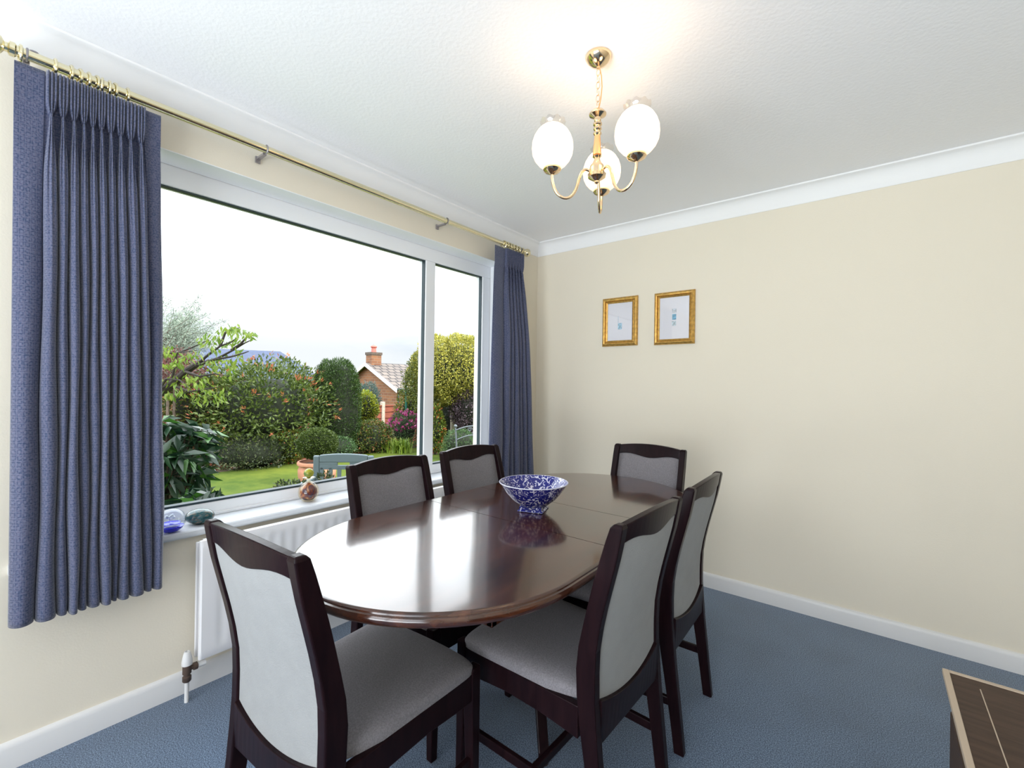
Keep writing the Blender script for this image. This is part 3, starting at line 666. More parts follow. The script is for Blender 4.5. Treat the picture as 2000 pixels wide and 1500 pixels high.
MB().lathe([(.011, Z(2.056)), (.016, Z(2.050)), (.010, Z(2.044)), (.012, Z(2.036)), (.017, Z(2.026)), (.024, Z(2.018)), (.026, Z(2.008)), (.026, Z(1.992)), (.032, Z(1.988)), (.030, Z(1.978)), (.018, Z(1.970)), (.008, Z(1.965)), (.008, Z(1.960)), (.004, Z(1.956)), (.0, Z(1.955))], seg=28).build('hub', M['brass'], ch, smooth=True)
RA = .158
angs = [73, 187, 312]
rr_ = Vector((AR.x, AR.y, 0)).normalized(); ff_ = Vector((AF.x, AF.y, 0)).normalized()
for a in angs:
    d = rr_*math.cos(R(a))+ff_*math.sin(R(a)); ang = math.atan2(d.y, d.x)
    arm = []
    ctrl = [(.024, 1.998), (.040, 2.003), (.054, 1.992), (.064, 1.965), (.074, 1.930), (.092, 1.905), (.115, 1.899), (.138, 1.911), (.152, 1.935), (.158, 1.962), (.158, 1.985)]
    sm_ = []
    for i in range(len(ctrl)-1):
        p0, p1, p2, p3 = ctrl[max(i-1, 0)], ctrl[i], ctrl[i+1], ctrl[min(i+2, len(ctrl)-1)]
        for t in (0, .33, .66):
            sm_.append(tuple(.5*((2*p1[q])+(-p0[q]+p2[q])*t+(2*p0[q]-5*p1[q]+4*p2[q]-p3[q])*t*t+(-p0[q]+3*p1[q]-3*p2[q]+p3[q])*t**3) for q in (0, 1)))
    sm_.append(ctrl[-1])
    am = MB().tube([(d.x*r_, d.y*r_, Z(z_)) for r_, z_ in sm_], .0050, 12).build('arm', M['brass'], ch, smooth=True)
    c3 = (d.x*RA, d.y*RA, 0)
    MB().lathe([(.006, Z(1.976)), (.011, Z(1.979)), (.026, Z(1.986)), (.031, Z(1.993)), (.030, Z(1.998)), (.018, Z(2.000))], c3, 28).build('lamp_holder', M['brass'], am, smooth=True)
    # egg-shaped shade with a frilled open crown
    pr = [(.024, 1.997), (.034, 2.002), (.048, 2.013), (.060, 2.028), (.068, 2.046), (.0705, 2.066), (.069, 2.086), (.063, 2.105), (.053, 2.122), (.044, 2.132), (.036, 2.138), (.034, 2.140)]
    seg = 60; rings = []; crown = [[(c3[0]+r_*(1+.02*q*math.cos(10*t))*math.cos(t), c3[1]+r_*(1+.02*q*math.cos(10*t))*math.sin(t), Z(z_)+.0028*q*math.cos(10*t)) for t in (2*PI*k/seg for k in range(seg))] for r_, z_, q in ((.034, 2.139, 0), (.035, 2.145, 0), (.040, 2.152, .5), (.044, 2.157, 1))]
    cwn = MB().loft(crown, cap=False)
    for q, (r_, z_) in enumerate(pr):
        rings.append([(c3[0]+r_*(1+(.03*math.cos(8*t) if q > 11 else 0))*math.cos(t), c3[1]+r_*(1+(.03*math.cos(8*t) if q > 11 else 0))*math.sin(t), Z(z_)+(.004*math.cos(8*t)*(q-11)/2 if q > 11 else 0)) for t in (2*PI*k/seg for k in range(seg))])
    MB().loft(rings, cap=False).build('glass_shade', M['shade'], am, smooth=True); cwn.build('shade_crown', M['crown'], am, smooth=True)
    MB().lathe([(.010, Z(2.000)), (.011, Z(2.022)), (.013, Z(2.030)), (.019, Z(2.045)), (.021, Z(2.058)), (.017, Z(2.072)), (.008, Z(2.082)), (.0, Z(2.084))], c3, 20).build('bulb', M['bulb'], am, smooth=True)
    lp = lamp('bulb_light', 'POINT', (CX+c3[0], CY+c3[1], 2.094), LAMP_W, (1, .70, .47), shadow_soft_size=.02)

# ------------------------------------------------------------------ low cabinet at the right edge
cab = empty('cabinet', (2.26, -1.872, 0), label='dark brown low cabinet with pale-edged top at the right edge of the view', cat='cabinet')
MB().box((.0, -.86, .728), (.42, 0, .750)).build('cabinet_top', M['cabinet'], cab, bevel=.002)
b = MB().box((-.003, -.86, .742), (.006, .003, .7515)).box((.006, -.006, .742), (.42, .003, .7515)); b.build('edge_strip', M['cabinet_edge'], cab, bevel=.001)
b = MB().box((.040, -.86, .7495), (.0415, -.035, .7507)); b.build('inlay_line', M['cabinet_edge'], cab)
MB().box((.012, -.85, .06), (.41, -.012, .728)).build('cabinet_body', M['cabinet'], cab, bevel=.002)
for y in (-.43, -.84):
    d_ = MB().box((.004, y, .09), (.012, y+.39, .70)).build('door', M['cabinet'], cab, bevel=.002)
    MB().ball((-.006, y+(.34 if y < -.5 else .05), .45), .011, 14).build('knob', M['brass'], d_, smooth=True)
MB().box((.025, -.84, 0), (.40, -.03, .06)).build('plinth', M['cabinet'], cab)

# ================================================================== GARDEN
def ground_z(x):
    return -.25 if x > -6.4 else max(-1.7, -.25-.30*(-6.4-x)) if x > -9 else max(-1.75, -1.03-.025*(-9-x))
vs, fs = [], []; xs_ = [-.30, -1, -2, -3, -4, -5, -6.2]; ys_ = [-8+k for k in range(24)]
for x in xs_:
    for y in ys_: vs.append((x, y, ground_z(x)))
for i in range(len(xs_)-1):
    for j in range(len(ys_)-1): a = i*len(ys_)+j; fs.append((a, a+1, a+len(ys_)+1, a+len(ys_)))
tag(MB().add(vs, fs).build('lawn', M['grass']), 'mown green lawn outside the window', 'lawn', kind='stuff')
for xs_, nm, mt_, lb, ct in (([-6.2, -6.4, -7, -8, -9], 'flower_bed', 'soil', 'dark planted bed beyond the lawn', 'flower bed'), ([-9, -12, -20, -40, -90], 'field', 'grass', 'green ground beyond the garden fence', 'grass')):
    vs, fs = [], []; ys_ = [-30+5*k for k in range(32)]
    for x in xs_:
        for y in ys_: vs.append((x, y, ground_z(x)-.005))
    for i in range(len(xs_)-1):
        for j in range(len(ys_)-1): a = i*len(ys_)+j; fs.append((a, a+1, a+len(ys_)+1, a+len(ys_)))
    tag(MB().add(vs, fs).build(nm, M[mt_]), lb, ct, kind='stuff')

def leaf_cloud(P, D, L, W, rs, fold=.25, drop=0.):
    """P points, D leaf directions -> arrays of folded lozenge leaves"""
    n = len(P); D = D/np.linalg.norm(D, axis=1)[:, None]; A = rs.normal(size=(n, 3)); S = np.cross(D, A); S /= np.linalg.norm(S, axis=1)[:, None]+1e-9; U = np.cross(S, D)
    L_ = (L*rs.uniform(.7, 1.25, n))[:, None]; W_ = (W*rs.uniform(.8, 1.2, n))[:, None]
    v0 = P; v1 = P+D*L_*.45+S*W_*.5+U*W_*fold; v2 = P+D*L_; v3 = P+D*L_*.45-S*W_*.5+U*W_*fold; v2[:, 2] -= drop*L_[:, 0]
    V = np.stack([v0, v1, v2, v3], 1).reshape(-1, 3); b_ = np.arange(n)*4
    F = np.concatenate([np.stack([b_, b_+1, b_+2], 1), np.stack([b_, b_+2, b_+3], 1)])
    return V, F
def npmesh(name, V, F, material, parent=None):
    me = bpy.data.meshes.new(name); me.vertices.add(len(V)); me.vertices.foreach_set('co', V.astype(np.float32).ravel())
    me.loops.add(F.size); me.loops.foreach_set('vertex_index', F.astype(np.int32).ravel()); me.polygons.add(len(F))
    me.polygons.foreach_set('loop_start', np.arange(0, F.size, 3, dtype=np.int32)); me.update(calc_edges=True); me.validate()
    me.materials.append(material); o = bpy.data.objects.new(name, me); COL.objects.link(o)
    if parent: o.parent = parent
    return o
def ellip(n, c, r, rs, shell=.7, lump=.12, up=-1., power=1.0):
    d = rs.normal(size=(n*2, 3)); d /= np.linalg.norm(d, axis=1)[:, None]; d = d[d[:, 2] > up][:n]; n = len(d)
    lum = 1+lump*(np.sin(5*d[:, 0]+3*d[:, 2]+c[0])*np.sin(6*d[:, 1]-2*d[:, 2]+c[1])+.5*np.sin(13*d[:, 0]+9*d[:, 1]+7*d[:, 2]))
    s = rs.uniform(shell, 1.0, n)**.6*lum; e = np.sign(d)*np.abs(d)**power
    return e*np.array(r)*s[:, None]+np.array(c), d
CORE = mat('inner_foliage_shade', (.010, .014, .006), .95, noise=(12, .4))  # near-black solid core: shade inside the foliage put into the colour
def bush(name, label, cat, px, py, hw, hh, d, n, L, W, material, seed, group=None, shell=.7, lump=.12, power=1., core=.78, dirup=.4, extra=None, deep=1.0, stems=True, ground=True, randd=.8):
    """px,py,hw,hh: where it shows; d: depth. Real ellipsoid crown standing on the ground by its stems"""
    rs = np.random.RandomState(seed); c = at(px, py, d); r = (hw*d/FPX, hw*d/FPX*deep, hh*d/FPX)
    gz = ground_z(c.x) if ground else c.z-r[2]
    root = empty(name, (c.x, c.y, gz), label=label, cat=cat, group=group); cl = (0, 0, c.z-gz)
    P, Dn = ellip(n, cl, r, rs, shell, lump, power=power)
    D = Dn+rs.normal(size=P.shape)*randd+np.array([0, 0, dirup])
    keep = P[:, 2] > .01; V, F = leaf_cloud(P[keep], D[keep], L, W, rs)
    fo = npmesh('foliage', V, F, material, root)
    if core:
        b_ = MB(); b_.ball((0, 0, 0), 1, 20); sp = lambda q: math.copysign(abs(q)**power, q); b_.v = [(cl[0]+r[0]*core*sp(x), cl[1]+r[1]*core*sp(y), max(cl[2]+r[2]*core*sp(z), .02)) for x, y, z in b_.v]; b_.build('shade_core', CORE, root, smooth=True)
    if extra:
        m_, k_, L2, W2, up2 = extra; P, Dn = ellip(k_, cl, [q*1.03 for q in r], rs, .92, lump, up=up2, power=power); D = Dn+rs.normal(size=P.shape)*.35+np.array([0, 0, .7])
        P = np.repeat(P, 4, 0)+rs.normal(size=(len(P)*4, 3))*L2*.25; D = np.repeat(D, 4, 0)+rs.normal(size=P.shape)*.45
        V, F = leaf_cloud(P, D, L2, W2, rs); npmesh('young_leaves' if 'flower' not in str(m_.name) else 'flowers', V, F, m_, root)
    if stems:
        b_ = MB()
        for k in range(4):
            a = 6.28*k/4+seed; b_.tube([(.06*math.cos(a), .06*math.sin(a), -.03), (.12*r[0]*math.cos(a), .12*r[0]*math.sin(a), max(.1, cl[2]-r[2]*.4)), (.45*r[0]*math.cos(a), .45*r[1]*math.sin(a), cl[2]+.2*r[2])], [.022, .016, .008], 6)
        b_.build('stems', M['bark'], root, smooth=True)
    return root
L_ph = leafmat('photinia_leaves', (.035, .07, .012), (.16, .22, .04))
L_pr = leafmat('coral_young_leaves', (.50, .12, .06), (.62, .24, .10), (.35, .30, .07), .7)
L_con = leafmat('conifer_needles', (.020, .055, .012), (.085, .155, .028), trans=.15)
L_blue = leafmat('blue_conifer_needles', (.05, .11, .10), (.13, .21, .18))
L_ygr = leafmat('lime_yellow_leaves', (.16, .26, .02), (.50, .50, .04))
L_mix = leafmat('mixed_shrub_leaves', (.04, .08, .012), (.17, .21, .04), (.38, .16, .06), .88)
L_lime = leafmat('bright_grassy_leaves', (.12, .25, .02), (.34, .44, .05))
L_gold = leafmat('golden_variegated_leaves', (.20, .23, .05), (.66, .60, .10), (.95, .85, .30), .75)
L_pur = leafmat('purple_small_leaves', (.035, .022, .03), (.14, .085, .11), (.30, .24, .28), .88)
L_rose = leafmat('rose_leaves', (.05, .11, .015), (.22, .26, .03), (.50, .12, .03), .9)
L_soft = leafmat('soft_green_leaves', (.05, .12, .04), (.14, .24, .09))
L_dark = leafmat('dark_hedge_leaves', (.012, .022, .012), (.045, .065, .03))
L_low = leafmat('low_hedge_leaves', (.030, .055, .022), (.10, .13, .05), (.24, .24, .12), .92)
L_box = leafmat('clipped_box_leaves', (.035, .07, .012), (.12, .17, .03))
L_lau = leafmat('glossy_dark_evergreen_leaves', (.010, .040, .022), (.030, .085, .035), (.07, .22, .03), .8, rough=.32, spec=.45, trans=.15)
L_che = leafmat('fresh_green_drooping_leaves', (.11, .22, .02), (.30, .40, .06), trans=.45)
L_sil = leafmat('silvery_green_leaves', (.20, .27, .21), (.50, .58, .46), trans=.3)
L_red = leafmat('dusky_red_leaves', (.10, .035, .035), (.28, .12, .10), trans=.3)
F_pink = leafmat('pink_flower_petals', (.62, .07, .30), (.85, .22, .50))

bush('photinia_shrub', 'big loose shrub with coral young shoots behind the lawn, left of the clipped conifer', 'shrub', 518, 797, 122, 96, 8.6, 9500, .085, .034, L_ph, 1, extra=(L_pr, 95, .080, .024, -.35), shell=.45, lump=.10, core=.60, power=.85)
bush('low_shrub', 'low dusky evergreen shrub at the lawn edge beneath the big coral-tipped shrub', 'shrub', 490, 882, 72, 34, 8.0, 4200, .045, .022, L_low, 2, power=.8)
bush('low_shrub', 'small leafy shrub with red flecks between the low dusky shrub and the potted ball', 'shrub', 568, 872, 30, 32, 8.3, 1800, .05, .024, L_rose, 22)
bush('conifer', 'tall dome-topped clipped green conifer beside the brick house', 'conifer', 657, 800, 42, 99, 9.4, 22000, .050, .012, L_con, 3, power=.74, shell=.82, lump=.05, core=.88, dirup=.9)
bush('conifer', 'small blue-green conifer in front of the brick gable', 'conifer', 715, 795, 27, 47, 13, 5000, .07, .016, L_blue, 4, power=.8)
bush('lime_shrub', 'bright yellow-green shrub right of the clipped conifer', 'shrub', 710, 800, 28, 36, 11, 2400, .060, .036, L_ygr, 5)
bush('mixed_shrub', 'brownish green mound of shrub below the yellow-green shrub', 'shrub', 718, 856, 46, 34, 9.9, 5200, .052, .026, L_mix, 6, power=.85)
bush('leafy_shrub', 'dark small-leaved shrub at the foot of the clipped conifer', 'shrub', 655, 874, 40, 22, 8.8, 2600, .036, .018, L_soft, 26)
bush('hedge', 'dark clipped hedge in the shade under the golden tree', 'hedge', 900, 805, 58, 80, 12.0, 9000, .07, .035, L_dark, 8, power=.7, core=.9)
bush('purple_shrub', 'purple-leaved shrub below the golden tree by the window edge', 'shrub', 925, 796, 46, 56, 10.0, 7500, .042, .022, L_pur, 9, core=.7)
bush('rose_bush', 'rose bush with orange-red tips just right of the window mullion', 'shrub', 848, 838, 21, 48, 9.6, 2600, .055, .030, L_rose, 10, core=.6)
bush('soft_shrub', 'soft green low shrub behind the metal garden chair', 'shrub', 898, 868, 34, 30, 9.0, 3400, .034, .012, L_soft, 11, core=.75)
bush('climbing_shrub', 'straggly green shrub against the fence behind the pink flowers', 'shrub', 800, 800, 30, 44, 11.6, 2200, .06, .028, L_rose, 12, core=.45, shell=.3)
bush('phlox', 'clump of tall bright pink flowers in the bed left of the mullion', 'flowers', 790, 842, 33, 38, 10.6, 2600, .065, .018, L_soft, 13, extra=(F_pink, 120, .055, .050, .05), core=.6, dirup=.8)
# golden tree: crown on a pale trunk
c = at(884, 724, 10.3); gz = ground_z(c.x)
gt = empty('golden_tree', (c.x, c.y, gz), label='large round golden-yellow clipped tree with pale trunk seen through the right pane', cat='tree')
rs = np.random.RandomState(14); cl = (0, 0, c.z-gz); r = (.98, .98, .80)
P, Dn = ellip(27000, cl, r, rs, .80, .08, power=.95); D = Dn+rs.normal(size=P.shape)*.8
V, F = leaf_cloud(P, D, .048, .027, rs); npmesh('foliage', V, F, L_gold, gt)
P, Dn = ellip(3500, (-.1, -.80, cl[2]-.30), (.42, .42, .60), rs, .5, .15); V, F = leaf_cloud(P, Dn+rs.normal(size=P.shape)*.8, .055, .028, rs); npmesh('side_branch', V, F, leafmat('darker_tree_leaves', (.05, .08, .015), (.22, .24, .04)), gt)
b = MB().ball(cl, 1, 20, squash=(.80, .80, .60)); b.build('shade_core', CORE, gt, smooth=True)
MB().tube([(0, 0, -.05), (.02, .01, .5), (-.01, 0, cl[2]-.3)], [.065, .055, .045], 10).build('trunk', M['concrete'], gt, smooth=True)
# grassy perennial
c = at(782, 884, 9.8); gz = ground_z(c.x); gp = empty('grassy_perennial', (c.x, c.y, gz), label='bright green strappy plant at the lawn edge below the pink flowers', cat='plant')
rs = np.random.RandomState(15); vs = []; fs = []
for k in range(420):
    a = rs.uniform(0, 6.28); sp = rs.uniform(.05, .36); h_ = rs.uniform(.22, .5); w_ = .010; bx_, by_ = rs.normal(size=2)*.10
    sx, sy = -math.sin(a)*w_, math.cos(a)*w_; o_ = len(vs)
    for t in (0, .35, .7, 1):
        rr2 = sp*t*t; z = h_*(t-.35*t*t*t) ; ww = 1-t*.95; x = bx_+rr2*math.cos(a); y = by_+rr2*math.sin(a); vs += [(x-sx*ww, y-sy*ww, z), (x+sx*ww, y+sy*ww, z)]
    for q in range(3): fs.append((o_+2*q, o_+2*q+1, o_+2*q+3, o_+2*q+2))
MB().add(vs, fs).build('blades', L_lime, gp)

# potted ball
c = at(620, 900, 6.4); px_, py_ = c.x, c.y; rimz = c.z; g0 = -.25
pot = empty('plant_pot', (px_, py_, g0), label='round terracotta pot on the lawn behind the grey garden chair', cat='plant pot'); h_ = rimz-g0; rr = 36*6.4/FPX
MB().lathe([(rr*.62, 0), (rr*.80, h_*.12), (rr*.95, h_*.45), (rr*.97, h_*.70), (rr*.90, h_*.82), (rr*.90, h_*.86), (rr*1.0, h_*.88), (rr*1.02, h_*.94), (rr*.99, h_), (rr*.90, h_), (rr*.84, h_*.86), (rr*.8, h_*.80)], seg=40).build('pot_body', M['terracotta'], pot, smooth=True)
MB().lathe([(.0, h_*.87), (rr*.85, h_*.88), (rr*.85, h_*.86), (0, h_*.85)], seg=30).build('compost', M['soil'], pot, smooth=True)
tb_ = empty('topiary_ball', (px_, py_, rimz-.03), label='clipped round box bush growing in the terracotta pot', cat='shrub'); rs = np.random.RandomState(16)
rb = 37*6.4/FPX; ctr = (0, 0, rb*.80+.06); P, Dn = ellip(9000, ctr, (rb, rb, rb*.80), rs, .85, .04); V, F = leaf_cloud(P, Dn+rs.normal(size=P.shape)*.7, .028, .014, rs)
npmesh('foliage', V, F, L_box, tb_); MB().ball(ctr, 1, 20, squash=(rb*.9, rb*.9, rb*.72)).build('shade_core', CORE, tb_, smooth=True)
MB().tube([(0, 0, -.02), (0, 0, .14)], .02, 8).build('stem', M['bark'], tb_)

# near glossy evergreen by the window
def laurel(name, label, px, py, d, hw, hh, n, seed, L=.13, W=.042, ground=-.25):
    rs = np.random.RandomState(seed); c = at(px, py, d); root = empty(name, (c.x, c.y, ground), label=label, cat='shrub'); r = (hw*d/FPX*.8, hw*d/FPX, hh*d/FPX)
    P, Dn = ellip(n, (0, 0, c.z-ground), r, rs, .35, .18); Ps, Ds = [], []; b_ = MB()
    for p, dn in zip(P, Dn):
        if p[2] < .03: continue
        k = 7; ax = dn+np.array([0, 0, .5]); ax /= np.linalg.norm(ax); t1 = np.cross(ax, [.3, .9, .1]); t1 /= np.linalg.norm(t1); t2 = np.cross(ax, t1)
        for q in range(k):
            a = 6.28*q/k+rs.uniform(0, .6); Ps.append(p+ax*rs.uniform(-.02, .02)); Ds.append((t1*math.cos(a)+t2*math.sin(a))*1.0+ax*rs.uniform(.0, .7)+np.array([0, 0, -.25]))
        b_.tube([(0, 0, 0.0), (p[0]*.4, p[1]*.4, p[2]*.55), tuple(p)], [.012, .008, .004], 5)
    V, F = leaf_cloud(np.array(Ps), np.array(Ds), L, W, rs, .18, .15)
    npmesh('foliage', V, F, L_lau, root); b_.build('stems', M['bark'], root)
laurel('evergreen_shrub', 'dark glossy large-leaved shrub just outside the glass by the left curtain', 322, 896, 2.75, 92, 74, 85, 17)
laurel('evergreen_shrub', 'low glossy-leaved shrub right under the window at its lower left', 366, 990, 2.35, 66, 24, 26, 18, .11, .038)
bush('ground_cover', 'small dark leafy plant just outside the sill behind the glass bottle', 'plant', 573, 955, 42, 14, 3.3, 380, .030, .016, L_low, 19, core=.0, stems=True, shell=.4)
bush('ground_cover', 'small leafy sprig outside the sill in front of the grey garden chair', 'plant', 634, 938, 18, 16, 3.2, 130, .030, .016, L_low, 20, core=.0, stems=True, shell=.3)

# cherry-like tree at the left, drooping leaves on reaching branches
tr_ = empty('tree', (0, 0, 0), label='small tree with dark branches and drooping fresh green leaves reaching in from the left', cat='tree')
base = at(262, 900, 5.2); base.z = ground_z(base.x); tr_.location = base
def bp(px, py, d): return tuple(at(px, py, d)-base)
b = MB(); b.tube([(0, 0, -.03), bp(268, 820, 5.2), bp(300, 775, 5.15), bp(335, 752, 5.1), bp(362, 726, 5.05), bp(384, 712, 5.0)], [.07, .062, .055, .048, .040, .030], 9); b.build('trunk', M['dark_bark'], tr_, smooth=True)
brs = [[(384, 712, 5.0), (408, 692, 4.95), (430, 676, 4.9), (452, 668, 4.85), (462, 660, 4.85)], [(384, 712, 5.0), (425, 700, 5.0), (455, 684, 4.95), (478, 670, 4.9), (491, 664, 4.85)],
       [(384, 714, 5), (420, 702, 4.9), (450, 697, 4.8), (475, 690, 4.8), (486, 686, 4.8)], [(335, 752, 5.1), (345, 690, 5.0), (372, 680, 5.0), (408, 664, 4.9)], [(300, 775, 5.1), (318, 690, 5.0), (350, 689, 5.0), (385, 684, 4.9)],
       [(430, 676, 4.9), (440, 650, 4.85), (455, 643, 4.85), (468, 640, 4.8)], [(335, 752, 5.1), (370, 765, 5.0), (400, 760, 4.9), (425, 756, 4.85)], [(300, 775, 5.1), (325, 740, 5.0), (350, 742, 4.9), (372, 760, 4.85)],
       [(362, 726, 5.0), (390, 735, 4.9), (420, 730, 4.85), (445, 735, 4.8)], [(452, 684, 4.9), (470, 672, 4.9), (484, 656, 4.85), (486, 648, 4.85)]]
P, D = [], []; rs = np.random.RandomState(21)
for q in brs:
    pts = [bp(*p) for p in q]; rads = [.016-.012*k/(len(pts)-1) for k in range(len(pts))]
    b = MB().tube(pts, rads, 6); b.build('branch', M['dark_bark'], tr_, smooth=True)
clus = [(455, 640), (468, 645), (480, 650), (490, 652), (445, 643), (412, 655), (425, 660), (400, 668), (440, 668), (462, 662), (420, 680), (330, 680), (345, 700), (325, 712), (350, 712), (365, 700), (385, 690), (340, 735), (322, 745), (370, 735), (358, 750), (400, 735), (420, 715), (385, 745), (405, 765), (430, 700), (450, 705), (330, 770), (350, 765), (378, 768), (440, 730), (455, 720), (465, 690), (322, 690), (408, 705), (436, 765), (424, 778), (395, 780)]
for (x, y) in clus:
    d0 = rs.uniform(4.6, 5.1)
    for k in range(14):
        p = np.array(bp(x+rs.normal()*7, y+rs.normal()*4, d0+rs.normal()*.08)); P.append(p); D.append(rs.normal(size=3)*np.array([.45, .45, .2])+np.array([0, 0, -.8]))
V, F = leaf_cloud(np.array(P), np.array(D), .072, .026, rs, .2); npmesh('foliage', V, F, L_che, tr_)
# feathery silver tree behind, and red-leaved shrub between
st = empty('silver_tree', (0, 0, 0), label='feathery silvery-green tree against the sky by the left curtain', cat='tree'); base2 = at(285, 880, 9.2); base2.z = ground_z(base2.x); st.location = base2
rs = np.random.RandomState(23); P, D = [], []; b = MB(); b.tube([(0, 0, 0), tuple(at(290, 760, 9.2)-base2), tuple(at(300, 680, 9.2)-base2)], [.09, .07, .04], 8)
for k in range(130):
    x0_, y0_ = rs.uniform(275, 345), rs.uniform(655, 745); a = rs.uniform(-.15, 1.45); ln = rs.uniform(40, 118)*(1.10 if .3 < a < 1.2 else .9); d0 = 9.2+rs.normal()*.5
    e0 = np.array(tuple(at(x0_, y0_, d0)-base2)); e1 = np.array(tuple(at(x0_+ln*math.cos(a), y0_-ln*math.sin(a), d0+rs.normal()*.3)-base2)); b.tube([tuple(e0), tuple((e0+e1)/2+[0, 0, .03]), tuple(e1)], [.008, .005, .002], 4)
    for q in range(125):
        t = rs.uniform(.05, 1)**.8; P.append(e0+(e1-e0)*t+rs.normal(size=3)*.055*(1.25-t)*2.0); D.append((e1-e0)/np.linalg.norm(e1-e0)+rs.normal(size=3)*.8)
V, F = leaf_cloud(np.array(P), np.array(D), .060, .014, rs); npmesh('foliage', V, F, L_sil, st); b.build('branches', M['bark'], st)
bush('red_leaved_shrub', 'dusky red-leaved shrub below the silvery tree at the left', 'shrub', 335, 722, 62, 42, 7.6, 2000, .06, .028, L_red, 24, shell=.2, core=.0, lump=.2)
bush('background_shrub', 'dark green shrub in front of the fence behind the small tree', 'shrub', 395, 790, 66, 60, 8.3, 4200, .065, .03, L_mix, 25, core=.7)

# fence: panels between concrete posts, along x = -8.5
FX = -8.55; posts = [-.55+1.86*k for k in range(-1, 7)]; gzf = ground_z(FX); topf = .66
# the post seen between the shrub and the flowers
_r = AF+(748-1000)/FPX*AR; py0 = CAM.y+_r.y*(FX-CAM.x)/_r.x
posts = [py0+1.86*k for k in range(-4, 5)]
side = ['fourth left of', 'third left of', 'second left of', 'first left of', None, 'first right of', 'second right of', 'third right of', 'fourth right of']
for k, y in enumerate(posts):
    o = bx('fence_post', (FX-.05, y-.05, gzf-.1), (FX+.05, y+.05, topf+.06), M['concrete'], bevel=.01)
    lab = 'pale concrete fence post standing clear between the shrub mound and the pink flowers' if side[k] is None else f'pale concrete fence post, {side[k]} the one beside the pink flowers'
    tag(o, lab, 'fence post', 'concrete posts of the garden fence')
for k in range(len(posts)-1):
    y0_, y1_ = posts[k]+.05, posts[k+1]-.05; b = MB(); nb = 9; hh = (topf-gzf-.06)/nb
    for j in range(nb):
        z = gzf+j*hh; b.add([(FX+.012, y0_, z), (FX+.012, y1_, z), (FX+.030, y1_, z), (FX+.030, y0_, z), (FX-.006, y0_, z+hh+.02), (FX-.006, y1_, z+hh+.02), (FX+.004, y1_, z+hh+.02), (FX+.004, y0_, z+hh+.02)], [(0, 3, 2, 1), (4, 5, 6, 7), (0, 1, 5, 4), (1, 2, 6, 5), (2, 3, 7, 6), (3, 0, 4, 7)])
    b.box((FX-.02, y0_, topf-.07), (FX+.035, y1_, topf-.03))
    where = ['far left end', 'left beyond the small tree', 'behind the big coral-tipped shrub', 'just left of the clear concrete post', 'behind the pink flowers', 'behind the golden tree', 'right of the golden tree', 'far right end'][k]
    tag(b.build('wooden_fence', M['fence']), f'red-brown overlapping board fence panel, {where}', 'fence panel', 'red-brown fence panels')
tag(MB().tube([tuple(at(794, 880, 11.0)), tuple(at(793, 753, 11.0))], [.030, .026], 10).build('garden_pole', M['greenpole'], smooth=True), 'green metal pole rising behind the pink flowers', 'pole')

# ---- grey plastic garden chair outside
gd = 4.15; pc = at(671, 935, gd); gch = empty('garden_chair', (pc.x, pc.y, -.25), label='grey-green plastic slatted garden chair just outside the window', cat='chair')
vdir = Vector((AF.x, AF.y, 0)).normalized(); tmp = math.atan2(vdir.y, vdir.x); gch.rotation_euler = (0, 0, tmp-PI/2+R(4))
topz = at(671, 885, gd).z+.25
def bar(x0, x1, z0, z1, y=0, th=.022): return ((x0, y-th/2, z0), (x1, y+th/2, z1))
b = MB(); w2 = .272
for s_ in (-1, 1):
    b.box(*bar(min(s_*w2, s_*.215), max(s_*w2, s_*.215), .42, topz-.022, 0, .03))
b.build('side_post', M['plastic'], gch, bevel=.012)
b = MB(); xs2 = [-.215+.43*k/12 for k in range(13)]
rings = [[(x, -.014, topz-.085), (x, -.014, topz-.004-.014*(x/.215)**2), (x, .014, topz-.004-.014*(x/.215)**2), (x, .014, topz-.085)] for x in xs2]
b.loft(rings); b.build('top_rail', M['plastic'], gch, bevel=.008)
b = MB()
for s_ in (-1, 1): b.box(*bar(min(s_*.055, s_*.215), max(s_*.055, s_*.215), topz-.112, topz-.084))
b.box(*bar(-.215, .215, topz-.150, topz-.111))
b.build('lattice', M['plastic'], gch, bevel=.003)
for k in range(6):
    x = -.195+.39*k/5; MB().box(*bar(x-.017, x+.017, .44, topz-.13)).build('slat', M['plastic'], gch, bevel=.004)
MB().box((-.25, -.44, .40), (.25, .02, .43)).build('seat', M['plastic'], gch, bevel=.01)
for sx in (-1, 1):
    MB().loft([[(sx*.27+a_, y_+b_, z_) for a_, b_ in ((-.02, -.02), (.02, -.02), (.02, .02), (-.02, .02))] for y_, z_ in ((.03, 0), (0, .44))]).build('leg', M['plastic'], gch, bevel=.006)
    MB().loft([[(sx*.26+a_, y_+b_, z_) for a_, b_ in ((-.02, -.02), (.02, -.02), (.02, .02), (-.02, .02))] for y_, z_ in ((-.46, 0), (-.42, .62))]).build('leg', M['plastic'], gch, bevel=.006)
    MB().box((sx*.27-.03, -.45, .61), (sx*.27+.03, .02, .635)).build('armrest', M['plastic'], gch, bevel=.01)

